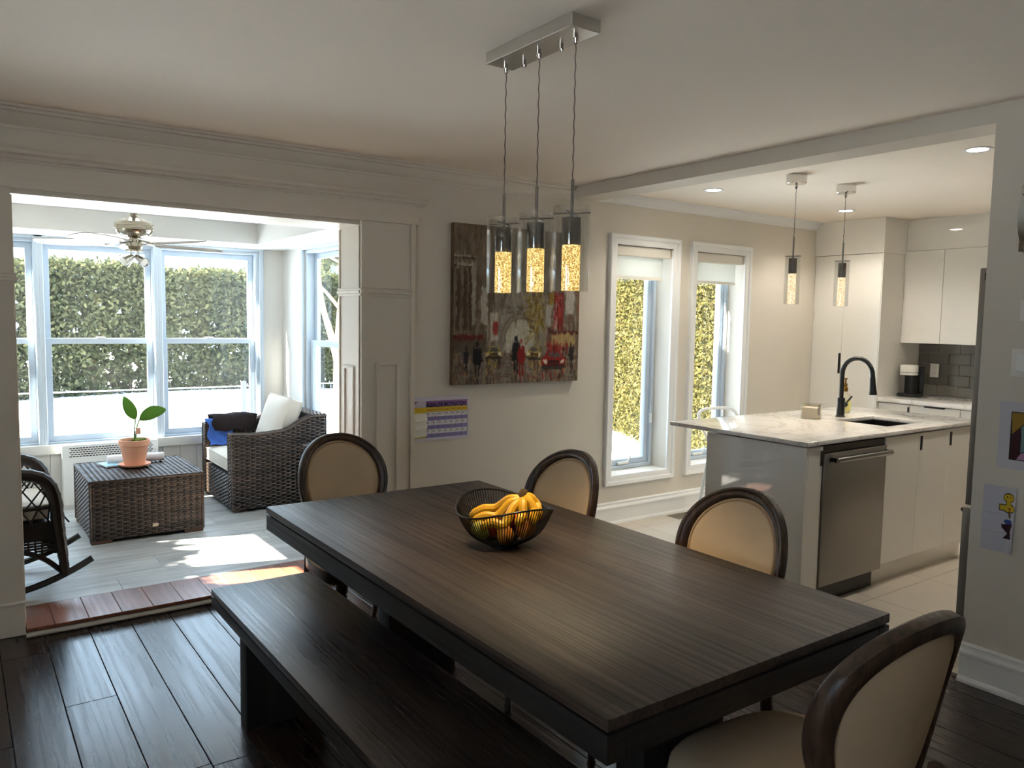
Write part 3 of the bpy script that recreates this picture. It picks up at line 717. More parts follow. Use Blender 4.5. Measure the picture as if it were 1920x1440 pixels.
# ---- fruit bowl
BX, BY, BZ = 1.515, 2.150, .760
bw = thing('wire_fruit_bowl', 'black wire fruit bowl with wavy rim on the table', 'bowl', (BX, BY, BZ), R(84))
def rim(t):
    z = .137 + .021 * math.cos(2 * t); r = .172 + .004 * math.cos(2 * t)
    return Vector((r * math.cos(t), r * .97 * math.sin(t), z))
MB().tube([rim(2 * PI * i / 96) for i in range(96)], .0032, 8, closed=True).build('rim', M['wire'], bw, smooth=True)
MB().lathe([(.052, .0), (.052, .004), (.046, .006), (.0, .006)], n=40).build('base_plate', M['wire'], bw, smooth=True)
for i in range(104):
    t = 2 * PI * (i + .5) / 104; p = rim(t); b = Vector((  .050 * math.cos(t), .050 * math.sin(t), .004)); mid = Vector((p.x * .74, p.y * .74, p.z * .38)); 
    MB().tube(bez([b, mid, p], 5), .0016, 5, caps=False).build('wire', M['wire'], bw, smooth=True)
def blob(pts, rad, n=12):
    return MB().tube(pts, rad, n)
bb = thing('banana_bunch', 'bunch of yellow bananas lying in the wire bowl', 'bananas', (BX, BY, BZ - .012), R(-36))
cr = Vector((.062, .015, .172))
ends = [((-.122, .040, .098), (-.03, .050, .128)), ((-.112, -.008, .090), (-.025, -.002, .112)), ((-.080, -.058, .085), (.0, -.060, .098)), ((.098, -.058, .098), (.100, -.022, .140)), ((.118, -.020, .105), (.108, .012, .152)), ((.045, -.080, .098), (.062, -.050, .122))]
for e, mdl in ends:
    P = bez([cr, (cr + Vector(mdl)) / 2 + Vector((0, 0, .014)), mdl, (Vector(mdl) + Vector(e)) / 2 + Vector((0, 0, .012)), e], 6); n = len(P)
    rad = [(.007 + .0085 * min(1, (i / n) * 5)) * (1 if i < n - 4 else (1, .85, .6, .3)[i - n + 4]) for i in range(n)]
    MB().tube(P, rad, 9).build('banana', M['banana'], bb, smooth=True)
MB().tube(bez([cr + Vector((.012, 0, -.012)), cr, cr + Vector((.004, .006, .03))], 4), [.016, .017, .017, .017, .016, .016, .015, .014, .011], 8).build('stem', M['stem'], bb, smooth=True)
def fruit(name, label, cat, mat, p, prof, n=18, tilt=(0, 0)):
    m = MB().lathe(prof, (0, 0, 0), n)
    o = m.build(name, mat, smooth=True, ang=80); o.location = p; o.rotation_euler = (tilt[0], tilt[1], 0); return tag(o, label, cat, 'fruit in the wire bowl')
def egg(r, h, k=.0): return [(r * math.sin(PI * i / 12) * (1 + k * math.cos(PI * i / 12)), h / 2 - h / 2 * math.cos(PI * i / 12)) for i in range(13)]
fruit('mango', 'ripe mango at the right side of the wire bowl', 'mango', M['mango'], (BX + .038, BY - .046, BZ + .026), egg(.034, .078, .10), tilt=(.15, .45))
fruit('mango', 'mango under the bananas at the middle of the bowl', 'mango', M['mango'], (BX - .022, BY - .042, BZ + .016), egg(.030, .070, .1), tilt=(.1, -.2))
fruit('apple', 'red apple low in the middle of the wire bowl', 'apple', M['apple'], (BX + .055, BY + .040, BZ + .030), egg(.037, .068))
fruit('pear', 'green yellow pear at the left side of the wire bowl', 'pear', M['pear'], (BX - .062, BY + .018, BZ + .030), egg(.029, .070, -.2), tilt=(0, -.7))
fruit('apple', 'yellow red apple at the back of the wire bowl', 'apple', M['apple'], (BX - .012, BY + .050, BZ + .018), egg(.033, .060))

# ---- linear chandelier over the table
cl = thing('pendant_chandelier', 'three glass pendant chandelier on a chrome ceiling bar', 'chandelier', (1.595, 2.107, CE))
box(-.058, -.232, -.040, .058, .232, 0).build('canopy', M['nickel'], cl, .002, 1)
for y in (-.09, .11): MB().lathe([(.006, 0), (.006, -.016), (.008, -.018), (.006, -.024), (0, -.025)], (0.02, y, -.040), 10).build('canopy_screw', M['chrome'], cl, smooth=True)
def pendant_parts(root, x, y, z0, rg, hg, rc, hc, hm, rod, cordtop, cm, sq=0.0):
    # z0 bottom of the glass; all heights relative to root
    MB().lathe([(.007, 0), (.007, -.012), (.010, -.016), (.006, -.030), (0, -.030)], (x, y, cordtop), 10).build('cord_grip', M['chrome'], root, smooth=True)
    cm_ = MB(); zr = z0 + hc + hm + rod
    cm_.tube([(x + .0012 * math.cos(i * 1.3), y + .0012 * math.sin(i * 1.3), zr + (cordtop - .03 - zr) * i / 40) for i in range(41)], .0022, 6).build('cord', M['chromed'], root, smooth=True)
    MB().cyl((x, y, z0 + hc + hm), (x, y, zr + .003), .0055, n=10).build('rod', M['chromed'], root, smooth=True)
    MB().cyl((x, y, z0 + hc), (x, y, z0 + hc + hm), rc * 1.06, n=28).build('socket', M['smoke'], root, .002, 2)
    MB().cyl((x, y, z0 + .002), (x, y, z0 + hc), rc, n=28).build('crystal_rod', cm, root, .002, 2)
    for a in (.6, .6 + PI / 2):
        MB().cyl((x - rg * 1.02 * math.cos(a), y - rg * 1.02 * math.sin(a), z0 + hc + hm + .014), (x + rg * 1.02 * math.cos(a), y + rg * 1.02 * math.sin(a), z0 + hc + hm + .014), .0028, n=8).build('cross_pin', M['chromed'], root, smooth=True)
    m = MB(); n = 36; vs = []
    for rr_, z in ((rg, z0), (rg, z0 + hg), (rg - .004, z0 + hg), (rg - .004, z0)):
        vs += [(x + rr_ * math.cos(2 * PI * k / n), y + rr_ * math.sin(2 * PI * k / n), z) for k in range(n)]
    m.add(vs, [(a * n + k, a * n + (k + 1) % n, ((a + 1) % 4) * n + (k + 1) % n, ((a + 1) % 4) * n + k) for a in range(4) for k in range(n)]).build('glass_shade', M['gcyl'], root, smooth=True, ang=40)
def bulb(name, p, power, col, size=.02, spot=None, parent=None):
    l = bpy.data.lights.new(name, 'SPOT' if spot else 'POINT'); l.energy = power; l.color = col; l.shadow_soft_size = size
    if spot: l.spot_size = R(spot); l.spot_blend = .6
    o = bpy.data.objects.new(name, l); COL.objects.link(o); o.location = p
    if parent: o.parent = parent
    return o
for i, y in enumerate((2.293, 2.104, 1.920)):
    pendant_parts(cl, -.003, y - 2.107, 1.622 - CE, .059, .262, .029, .143, .086, .115, -.040, M['crystal'])
    bulb('pendant_bulb', (-.003, y - 2.107, 1.612 - CE), 10.0, (1.0, .78, .48), .022, 95, cl)

# ---- wall art
def raster(name, img, mat, parent, x0, z0, x1, z1, y):
    # a printed or painted surface: colour grid on a flat sheet (rows from the top)
    h, w = img.shape[:2]
    xs = np.linspace(x0, x1, w); zs = np.linspace(z1, z0, h)
    V = np.zeros((h, w, 3), np.float32); V[..., 0] = xs[None]; V[..., 1] = y; V[..., 2] = zs[:, None]
    me = bpy.data.meshes.new(name); me.vertices.add(h * w); me.vertices.foreach_set('co', V.ravel())
    i, j = np.meshgrid(np.arange(h - 1), np.arange(w - 1), indexing='ij'); a = (i * w + j).ravel()
    Q = np.stack([a, a + w, a + w + 1, a + 1], 1).astype(np.int32); n = len(Q)
    me.loops.add(4 * n); me.loops.foreach_set('vertex_index', Q.ravel()); me.polygons.add(n)
    me.polygons.foreach_set('loop_start', np.arange(0, 4 * n, 4, dtype=np.int32)); me.polygons.foreach_set('loop_total', np.full(n, 4, np.int32)); me.update()
    c = np.clip(img, 0, 255) / 255.0; L = np.where(c <= .04045, c / 12.92, ((c + .055) / 1.055) ** 2.4)
    ca = me.color_attributes.new('Col', 'FLOAT_COLOR', 'POINT'); ca.data.foreach_set('color', np.concatenate([L, np.ones((h, w, 1))], 2).astype(np.float32).ravel())
    me.materials.append(mat); o = bpy.data.objects.new(name, me); COL.objects.link(o)
    if parent: o.parent = parent
    return o
class IM:
    def __init__(s, w, h, c): s.w, s.h = w, h; s.a = np.zeros((h, w, 3), np.float32) + np.array(c, np.float32); s.X, s.Y = np.meshgrid((np.arange(w) + .5) / w, (np.arange(h) + .5) / h)
    def put(s, mk, c, al=1.0): s.a = np.where(mk[..., None], s.a * (1 - al) + np.array(c, np.float32) * al, s.a)
    def rect(s, x0, y0, x1, y1, c, al=1.0): s.put((s.X >= x0) & (s.X <= x1) & (s.Y >= y0) & (s.Y <= y1), c, al)
    def ell(s, cx, cy, rx, ry, c, al=1.0): s.put(((s.X - cx) / rx) ** 2 + ((s.Y - cy) / ry) ** 2 <= 1, c, al)
    def poly(s, pts, c, al=1.0):
        ins = np.zeros(s.X.shape, bool); n = len(pts)
        for i in range(n):
            (xa, ya), (xb, yb) = pts[i], pts[(i + 1) % n]
            if ya == yb: continue
            cr = ((ya > s.Y) != (yb > s.Y)) & (s.X < (xb - xa) * (s.Y - ya) / (yb - ya) + xa); ins ^= cr
        s.put(ins, c, al)
    def line(s, x0, y0, x1, y1, w, c, al=1.0):
        dx, dy = x1 - x0, y1 - y0; t = np.clip(((s.X - x0) * dx + (s.Y - y0) * dy) / (dx * dx + dy * dy), 0, 1)
        s.put(np.hypot(s.X - x0 - t * dx, s.Y - y0 - t * dy) < w, c, al)
def painting_img():
    g = IM(300, 300, (150, 140, 124)); rg = np.random.default_rng(5)
    def streak(n, x0, x1, y0, y1, cols, wmax=.02, lmax=.25, al=.45, horiz=False):
        for _ in range(n):
            x, y = rg.uniform(x0, x1), rg.uniform(y0, y1); w, l = rg.uniform(.003, wmax), rg.uniform(.03, lmax); c = cols[rg.integers(len(cols))]
            if horiz: g.rect(x, y, x + l, y + w, c, al)
            else: g.rect(x, y, x + w, y + l, c, al)
    grey = [(176, 170, 156), (144, 136, 122), (194, 188, 174), (128, 118, 104)]; brn = [(104, 80, 60), (134, 108, 82), (84, 68, 54), (156, 136, 112), (178, 170, 154), (150, 142, 128)]
    streak(260, .0, 1, .0, .8, grey)
    g.rect(0, 0, .30, .78, (118, 98, 76), .7); streak(240, -.02, .28, 0, .74, brn)
    for y in (.19, .24): g.rect(0, y, .15, y + .012, (196, 186, 168)); g.rect(0, y + .012, .15, y + .024, (60, 48, 38))
    for x in (.02, .07, .11): g.rect(x, .27, x + .022, .66, (70, 54, 42), .8)
    g.rect(.13, .24, .16, .62, (176, 168, 152), .9); g.rect(.20, .38, .25, .62, (206, 198, 184), .9); g.rect(.27, .54, .33, .72, (214, 206, 192), .9)
    g.rect(.29, .60, .325, .68, (166, 40, 34), .85); g.rect(.16, .16, .34, .30, (140, 128, 112), .6)
    # tower and arch
    g.rect(.36, .0, .64, .70, (168, 160, 144), .7); streak(120, .34, .64, 0, .5, grey, .015, .18)
    for s in (-1, 1):
        g.poly([(.50 + s * .02, 0), (.50 + s * .035, 0), (.50 + s * .09, .30), (.50 + s * .17, .52), (.50 + s * .13, .52), (.50 + s * .065, .30)], (116, 102, 86), .75)
    for y in (.28, .30, .50, .53): g.rect(.38, y, .64, y + .010, (112, 98, 82), .7)
    for r_, c in ((.155, (128, 116, 98)), (.143, (168, 158, 140)), (.130, (136, 124, 106)), (.118, (204, 200, 184))):
        g.put((np.hypot(g.X - .505, (g.Y - .72) * .85) <= r_) & (g.Y < .72), c, .9)
    g.rect(.39, .70, .62, .86, (204, 200, 184), .8); streak(70, .40, .60, .60, .86, [(220, 216, 202), (190, 184, 168), (200, 190, 150)], .02, .1)
    # autumn tree and right facades
    for _ in range(260):
        x, y = rg.normal(.62, .05), rg.normal(.55, .10); g.ell(x, y, .010, .008, [(150, 118, 40), (176, 150, 70), (112, 92, 44), (190, 172, 110)][rg.integers(4)], .7)
    g.rect(.72, 0, 1, .80, (112, 92, 76), .75); streak(240, .70, 1, 0, .74, brn + [(150, 60, 48), (190, 184, 172)])
    g.rect(.78, .40, .86, .64, (164, 44, 38), .8); streak(40, .78, .85, .38, .6, [(190, 60, 50), (214, 206, 196), (120, 30, 30)], .012, .08, .8)
    g.rect(.88, .36, .95, .54, (214, 210, 202), .85); g.rect(.71, .48, .76, .62, (196, 192, 186), .8); g.rect(.73, .40, .78, .48, (176, 140, 40), .7)
    g.rect(.74, .655, 1, .675, (88, 34, 30), .9); g.rect(.76, .675, .96, .76, (206, 176, 110), .75); g.rect(0, .685, .22, .715, (110, 32, 28), .9); g.rect(0, .715, .24, .80, (96, 84, 72), .8)
    # wet street
    g.rect(0, .80, 1, 1, (128, 116, 102), 1); streak(520, -.05, 1, .78, .98, [(150, 140, 124), (96, 82, 70), (178, 172, 158), (112, 70, 52), (70, 58, 50), (190, 150, 90)], .016, .10, .5)
    streak(120, 0, 1, .80, .97, [(170, 162, 148), (84, 72, 62), (140, 60, 44)], .008, .10, .5, True)
    # cars
    def car(cx, cy, s, body, dark, light):
        g.ell(cx, cy + .055 * s, .105 * s, .018 * s, (48, 38, 34), .8)
        g.poly([(cx - .10 * s, cy), (cx - .075 * s, cy - .015 * s), (cx - .055 * s, cy - .062 * s), (cx + .055 * s, cy - .062 * s), (cx + .075 * s, cy - .015 * s), (cx + .10 * s, cy), (cx + .10 * s, cy + .045 * s), (cx - .10 * s, cy + .045 * s)], body)
        g.poly([(cx - .060 * s, cy - .014 * s), (cx - .044 * s, cy - .052 * s), (cx + .044 * s, cy - .052 * s), (cx + .060 * s, cy - .014 * s)], (96, 92, 88))
        g.rect(cx - .045 * s, cy + .008 * s, cx + .045 * s, cy + .028 * s, dark)
        for q in (-1, 1): g.ell(cx + q * .072 * s, cy + .016 * s, .017 * s, .013 * s, light)
        g.rect(cx - .10 * s, cy + .036 * s, cx + .10 * s, cy + .045 * s, dark, .8); streak(14, cx - .1 * s, cx + .08 * s, cy + .06 * s, cy + .10 * s, [body, dark], .02, .05, .5)
    car(.30, .795, .62, (196, 170, 84), (70, 54, 36), (244, 236, 206)); car(.62, .80, .66, (186, 160, 84), (80, 50, 36), (244, 236, 206)); car(.785, .845, 1.0, (160, 34, 30), (52, 18, 18), (240, 226, 200))
    def man(cx, cy, h, c, w=.20):
        g.ell(cx, cy, .06 * h, .075 * h, c); g.poly([(cx - w * h * .5, cy + .12 * h), (cx + w * h * .5, cy + .12 * h), (cx + w * h * .62, cy + .5 * h), (cx + w * h * .4, cy + .62 * h), (cx - w * h * .4, cy + .62 * h), (cx - w * h * .62, cy + .5 * h)], c)
        for q in (-1, 1): g.line(cx + q * .04 * h, cy + .55 * h, cx + q * .055 * h, cy + .97 * h, .026 * h, c)
        g.line(cx, cy + h, cx, cy + 1.2 * h, .03 * h, c, .45)
    man(.475, .705, .235, (26, 22, 24), .26); man(.515, .725, .225, (150, 28, 28), .22); man(.175, .745, .205, (24, 22, 24), .28); man(.095, .775, .135, (40, 34, 34), .2); man(.935, .745, .165, (48, 38, 38), .22)
    for k in range(7): man(.735 + k * .026, .725 + .008 * (k % 3), .085, [(150, 36, 32), (176, 60, 50), (110, 30, 30)][k % 3], .22)
    # painterly finish: wavy displacement, then brush dabs that pick up the colour below
    Y, X = np.mgrid[0:g.h, 0:g.w]
    k5 = np.ones(9) / 9; sm_ = lambda q: np.apply_along_axis(np.convolve, 0, np.apply_along_axis(np.convolve, 1, q, k5, 'same'), k5, 'same'); dx = 9 * sm_(rg.normal(size=X.shape)); dy = 9 * sm_(rg.normal(size=X.shape))
    a = g.a[np.clip(Y + dy, 0, g.h - 1).astype(int), np.clip(X + dx, 0, g.w - 1).astype(int)]
    for _ in range(5200):
        x, y = rg.integers(0, g.w - 8), rg.integers(0, g.h - 8); up = y < 230
        l, w = (rg.integers(4, 16), rg.integers(1, 4)) if up else (rg.integers(3, 8), rg.integers(1, 4))
        c = a[y + l // 2 if y + l // 2 < g.h else y, x + w // 2] * rg.uniform(.86, 1.14); a[y:y + l, x:x + w] = a[y:y + l, x:x + w] * .45 + c * .55
    a = (a * 2 + np.roll(a, 1, 0) + np.roll(a, 1, 1)) / 4
    return a * (1 + .05 * rg.normal(size=(g.h, g.w, 1))) * .9
pa = thing('canvas_painting', 'square canvas painting of a rainy city street with arch and red car', 'painting', (3.0925, 4.25, 1.105))
raster('painted_front', painting_img(), M['vcol'], pa, -.5175, 0, .5175, 1.024, 0)
cv = MB().box(-.5175, .0004, 0, .5175, .0395, 1.024).build('canvas_wrap', plain('canvas_edge', (104, 82, 62), .7, var=.35, vscale=14), pa)

def chart_img():
    g = IM(336, 224, (222, 214, 226)); rg = np.random.default_rng(9)
    g.rect(.03, .10, .97, .24, (150, 108, 168)); g.rect(.03, .24, .97, .35, (224, 190, 48))
    xs = [.03, .245] + [.245 + (.725) * k / 7 for k in range(1, 8)]
    for r_ in range(3):
        ya = .35 + r_ * .195; g.rect(.245, ya, .97, ya + .105, (232, 228, 232)); g.rect(.245, ya + .105, .97, ya + .195, (146, 138, 190)); g.rect(.03, ya, .245, ya + .195, (212, 196, 70))
        for k in range(7):
            cx = .275 + .1036 * k; cy = ya + .045; g.ell(cx, cy, .014, .021, (92, 86, 84)); g.ell(cx, cy, .008, .012, (206, 196, 150))
            if r_ == 0:
                for q in range(5): g.ell(cx + .035 + rg.normal(0, .008), cy + rg.normal(0, .015), .006, .007, [(90, 80, 80), (196, 110, 130), (120, 116, 90)][rg.integers(3)])
    for x in xs: g.rect(x - .0022, .24, x + .0022, .935, (66, 56, 70))
    for y in (.24, .35): g.rect(.03, y - .003, .97, y + .003, (66, 56, 40))
    for k in range(8):
        a, b = xs[k], xs[k + 1]
        for q in range(14): xx = a + (b - a) * (.18 + .64 * q / 14); g.rect(xx, .28 + .01 * rg.random(), xx + .004, .315, (170, 110, 30), .85)
    g.line(.405, .45, .395, .50, .006, (170, 60, 70)); g.line(.39, .475, .41, .44, .006, (190, 90, 100))
    g.rect(.03, .10, .245, .24, (206, 198, 214)); g.poly([(.03, .10), (.11, .10), (.03, .20)], (168, 130, 140))
    return g.a * .95
mc = thing('motivation_chart', 'purple and yellow reward chart taped under the painting', 'chart', (2.512, BW - .003, .758))
W2, H2 = .209, .279
raster('chart_sheet', chart_img(), M['vpap'], mc, -W2, 0, W2, H2, -.0012)
box(-W2, -.001, 0, W2, .002, H2).build('backing_sheet', M['paper'], mc)
def text_mesh(name, body, mat, parent, loc, rot, size, width=None, bold=.0, depth=.0003):
    c = bpy.data.curves.new(name, 'FONT'); c.body = body; c.size = size; c.offset = bold; c.extrude = depth; c.align_x = 'LEFT'
    to = bpy.data.objects.new('text_tmp', c); COL.objects.link(to); bpy.context.view_layer.update()
    me = bpy.data.meshes.new_from_object(to.evaluated_get(bpy.context.evaluated_depsgraph_get())); bpy.data.objects.remove(to)
    xs = [v.co.x for v in me.vertices]; w = max(xs) - min(xs); k = width / w if width else 1
    for v in me.vertices: v.co.x = (v.co.x - min(xs)) * k
    me.name = name; me.materials.append(mat); o = bpy.data.objects.new(name, me); COL.objects.link(o); o.location = loc; o.rotation_euler = rot; o.parent = parent; return o
text_mesh('title_lettering', 'BLEAU DE MOTIVATION', plain('dark_purple_ink', (36, 22, 64), .6), mc, (-.105, -.0018, H2 * .772), (PI / 2, 0, 0), .036, .292, .0012)
for i, (zt_, zb_) in enumerate(((.63, .46), (.47, .28), (.28, .10))):
    m = MB(); n = 8
    m.grid([[(-.192 + .088 * u / n, -.002 - .012 * (v / n) ** 2 * (1 if i < 2 else .5) - .004 * (u / n) * (v / n), H2 * (zt_ + (zb_ - zt_) * v / n) + .008 * (u / n - .5) * (v / n)) for u in range(n + 1)] for v in range(n + 1)])
    m.build('paper_slip', plain('cream_slip', (228, 224, 214), .8), mc, smooth=True)

# ---- things on the wall at the right (x = RW)
sw = thing('light_switch', 'white double rocker light switch above the coloured drawing', 'light switch', (RW, 1.36, 1.389))
box(-.006, -.060, -.057, 0, .060, .057).build('cover_plate', M['plast'], sw, .003)
for y in (-.024, .024): box(-.009, y - .017, -.034, -.006, y + .017, .034).build('rocker', M['white'], sw, .002, 1)
tz = thing('wall_thermostat', 'small white thermostat above the light switch', 'thermostat', (RW, 1.335, 1.56))
box(-.018, -.060, 0, 0, .060, .085).build('housing', M['plast'], tz, .004); box(-.0195, -.04, .02, -.018, .04, .07).build('screen', plain('lcd_screen', (74, 82, 78), .2), tz)
mi = thing('round_mirror', 'round frameless wall mirror at the right edge', 'mirror', (RW, 1.101, 1.64))
MB().lathe([(0, 0), (.322, 0), (.330, .003), (.330, .009), (0, .009)], n=72).map(lambda p: Vector((-.010 + -p.z + .009, p.y, p.x + .33))).build('mirror_disc', M['mirror'], mi, smooth=True, ang=30)
for a in (.35, PI - .35, PI + .35, -.35): box(-.016, -.012, -.02, -.001, .012, .02).map(lambda p: Vector((p.x, p.y + .327 * math.cos(a), p.z + .33 + .327 * math.sin(a)))).build('mirror_clip', M['chrome'], mi, .003, 1)
def draw1():
    g = IM(120, 150, (226, 222, 230)); g.rect(.22, .15, 1, .86, (40, 34, 36))
    P = [([(.23, .16), (.62, .16), (.40, .36), (.25, .48)], (176, 138, 54)), ([(.64, .16), (.99, .16), (.99, .48), (.74, .42)], (60, 150, 150)), ([(.41, .37), (.62, .17), (.73, .42), (.60, .70), (.42, .74)], (128, 158, 162)), ([(.25, .49), (.39, .37), (.41, .84), (.23, .84)], (72, 30, 38)), ([(.43, .75), (.61, .71), (.99, .62), (.99, .85), (.35, .85)], (196, 148, 190)), ([(.75, .44), (.99, .49), (.99, .61), (.62, .69)], (34, 128, 122))]
    for p, c in P: g.poly(p, c)
    g.ell(.86, .44, .10, .08, (206, 120, 60)); return g.a * .9
def draw2():
    g = IM(90, 150, (214, 212, 222)); g.rect(0, .42, 1, .435, (196, 194, 206)); g.rect(0, .70, 1, .712, (200, 198, 210))
    k = (40, 34, 20); y = (226, 194, 46)
    for c, e in ((k, .016), (y, 0)):
        g.ell(.78, .16, .15 + e, .055 + e, c); g.rect(.72 - e, .18, .84 + e, .33, c); g.ell(.80, .32, .17 + e, .055 + e, c); g.rect(.52 - e, .28 - e, .80, .35 + e, c)
    g.ell(.82, .325, .04, .02, (196, 84, 44)); g.ell(.73, .15, .02, .012, k); g.ell(.84, .15, .02, .012, k); g.line(.82, .38, .84, .44, .03, (110, 84, 50)); g.ell(.80, .52, .13, .035, (62, 92, 170))
    g.poly([(.60, .57), (.95, .54), (.88, .66), (.92, .78), (.66, .78), (.80, .70), (.62, .62)], (60, 26, 36)); return g.a * .92
def sheet(name, label, img, y0, y1, z0, z1, curl):
    # y0 = right edge in view (nearer), y1 = left edge; pinned flat with a curling edge
    r = thing(name, label, 'drawing', (RW, (y0 + y1) / 2, z0)); w = y1 - y0; h = z1 - z0
    o = raster('paper_sheet', img, M['vpap'], r, 0, 0, 1, h, 0); me = o.data; co = np.empty(len(me.vertices) * 3, np.float32); me.vertices.foreach_get('co', co); co = co.reshape(-1, 3)
    u = co[:, 0].copy(); z = co[:, 2].copy(); d = .002 + curl * np.clip((u - .75) / .25, 0, 1) ** 2 * (1.2 - z / h)
    co[:, 0] = -d; co[:, 1] = w / 2 - u * w; me.vertices.foreach_set('co', co.ravel()); me.update(); me.flip_normals(); return r
sheet('child_drawing', 'coloured stained glass drawing taped below the switch', draw1(), 1.245, 1.450, .952, 1.229, .002)
sheet('child_drawing', 'yellow creature drawing on creased paper, lowest on the wall', draw2(), 1.366, 1.492, .598, .874, .016)

# ================================================================== KITCHEN
# ---- island
IX0, IX1, IY0, IY1 = 3.600, 5.480, 2.400, 3.030
ic = thing('island_cabinet', 'gloss white kitchen island cabinet with black tab pulls', 'cabinet', (4.54, 2.70, 0))
def L(mb): return mb.map(lambda p: p - Vector((4.54, 2.70, 0)))
L(box(IX0, IY0 - .012, 0, IX0 + .022, IY1 + .02, .889)).build('end_panel', M['gloss'], ic, .001, 1)
L(box(IX0 + .0225, IY0 + .01, .10, IX0 + .150, IY1, .889)).build('filler_body', M['gloss'], ic)
fp = L(box(IX0 + .0225, IY0 - .012, .10, 3.748, IY0 + .0095, .886)).build('filler_panel', M['gloss'], ic, .001, 1)
L(box(3.728, IY0 - .016, .782, 3.7475, IY0 - .0125, .864)).build('tab_pull', M['blackm'], fp, .001, 1)
L(box(4.372, IY0 + .01, .10, IX1, IY1, .660)).build('body', M['gloss'], ic); L(box(4.372, 2.895, .6605, IX1, IY1, .889)).build('back_rail', M['gloss'], ic); L(box(5.095, IY0 + .01, .6605, IX1, 2.8945, .889)).build('side_rail', M['gloss'], ic); L(box(4.372, IY0 + .01, .6605, 4.586, 2.8945, .889)).build('side_rail', M['gloss'], ic)
L(box(IX0 + .023, IY1 + .0005, .0, IX1, IY1 + .02, .889)).build('back_panel', M['gloss'], ic)
for a, b, hx in ((4.372, 4.742, None), (4.745, 5.108, 4.760), (5.111, 5.478, 5.126)):
    d = L(box(a, IY0 - .012, .135, b, IY0 + .0095, .886)).build('door', M['gloss'], ic, .001, 1)
    if hx: L(box(hx, IY0 - .016, .782, hx + .024, IY0 - .0125, .868)).build('tab_pull', M['blackm'], d, .001, 1)
L(box(4.372, IY0 + .05, 0, IX1, IY0 + .07, .0995)).build('toe_kick', M['gloss'], ic); L(box(IX0 + .0225, IY0 + .05, 0, 3.747, IY0 + .07, .0995)).build('toe_kick', M['gloss'], ic)
dw = thing('dishwasher', 'stainless steel dishwasher with bar handle in the island', 'dishwasher', (4.06, 2.70, 0))
D = lambda mb: mb.map(lambda p: p - Vector((4.06, 2.70, 0)))
D(box(3.7525, IY0 + .02, .12, 4.3685, IY1 - .03, .886)).build('tub_body', M['steeld'], dw)
D(box(3.753, IY0 - .022, .115, 4.367, IY0 + .0195, .845)).build('door_panel', M['steel'], dw, .004)
D(box(3.753, IY0 - .006, .847, 4.367, IY0 + .0195, .886)).build('control_strip', M['blackp'], dw, .002, 1)
hd_ = D(MB().cyl((3.80, IY0 - .062, .812), (4.345, IY0 - .062, .812), .016, n=16)).build('bar_handle', M['chromed'], dw, .002, 1)
for xx in (3.80, 4.335): D(box(xx, IY0 - .062, .800, xx + .014, IY0 - .0225, .824)).build('handle_bracket', M['blackp'], hd_, .002, 1)
D(box(3.753, IY0 + .03, .0, 4.367, IY0 + .05, .1145)).build('kick_plate', M['blackp'], dw)
SK = (4.615, 2.520, 5.065, 2.865)
ct = MB().holed(3.582, 2.372, 5.53, 3.330, [SK], .8970, .920).map(lambda p: Vector((p.x, p.z, p.y))).build('island_countertop', M['counter'], None, .003, 2, recenter=True)
tag(ct, 'white marble look quartz countertop on the island', 'countertop')
sk = thing('kitchen_sink', 'black undermount sink in the island countertop', 'sink', (4.84, 2.6925, .897))
MB().holed(-.245, -.195, .245, .195, [(-.215, -.165, .215, .165)], -.004, -.0005).map(lambda p: Vector((p.x, p.z, p.y))).build('rim', M['blackm'], sk)
m = MB(); m.box(-.222, -.172, -.215, .222, .172, -.205)
for q in ((-.222, -.172, -.2049, -.2155, .172, -.0045), (.2155, -.172, -.2049, .222, .172, -.0045), (-.215, -.172, -.2049, .215, -.1655, -.0045), (-.215, .1655, -.2049, .215, .172, -.0045)): m.box(*q)
m.build('basin', M['blackm'], sk); MB().lathe([(.0, 0), (.04, 0), (.045, .004), (.0, .003)], (0, 0, -.2045), 20).build('drain', M['chromed'], sk, smooth=True)
fa = thing('kitchen_faucet', 'matte black gooseneck faucet beside the sink', 'faucet', (4.815, 2.955, .920))
MB().lathe([(.030, 0), (.030, .006), (.026, .010), (.0245, .125), (.020, .128), (.0, .128)], n=24).build('base', M['blackm'], fa, smooth=True, ang=40)
arc = [(0, 0, .12), (0, 0, .29)] + [(0, -.105 + .105 * math.cos(PI * k / 14), .29 + .105 * math.sin(PI * k / 14)) for k in range(1, 14)] + [(0, -.212, .275)]
MB().tube(arc, .0145, 14).build('gooseneck', M['blackm'], fa, smooth=True)
MB().tube([(0, -.211, .280), (0, -.214, .235), (0, -.219, .19), (0, -.2205, .165)], [.0165, .018, .022, .0255], 18).build('spray_head', M['blackm'], fa, smooth=True, ang=50)
MB().cyl((.02, 0, .075), (.052, -.004, .080), .018, n=14).build('lever_hub', M['blackm'], fa, .002, 2); MB().cyl((.045, -.003, .082), (.095, -.02, .135), .006, n=10).build('lever', M['blackm'], fa, .002, 1)
cd = thing('square_candle', 'square glass candle with pink wax on the island', 'candle', (4.553, 3.000, .920), R(20))
MB().ring(-.055, -.055, .055, .055, .006, .001, .095).map(lambda p: Vector((p.x, p.z, p.y))).build('glass_cup', M['soap'], cd, .002, 1); box(-.048, -.048, .001, .048, .048, .072).build('wax', M['candle'], cd, .003)
sp_ = thing('soap_dispenser', 'clear soap bottle with brass pump behind the faucet', 'soap bottle', (5.055, 3.075, .920))
MB().lathe([(.0, 0), (.036, 0), (.040, .006), (.041, .10), (.034, .128), (.018, .142), (.016, .150)], n=28, caps=False).build('bottle', M['soap'], sp_, smooth=True, ang=40)
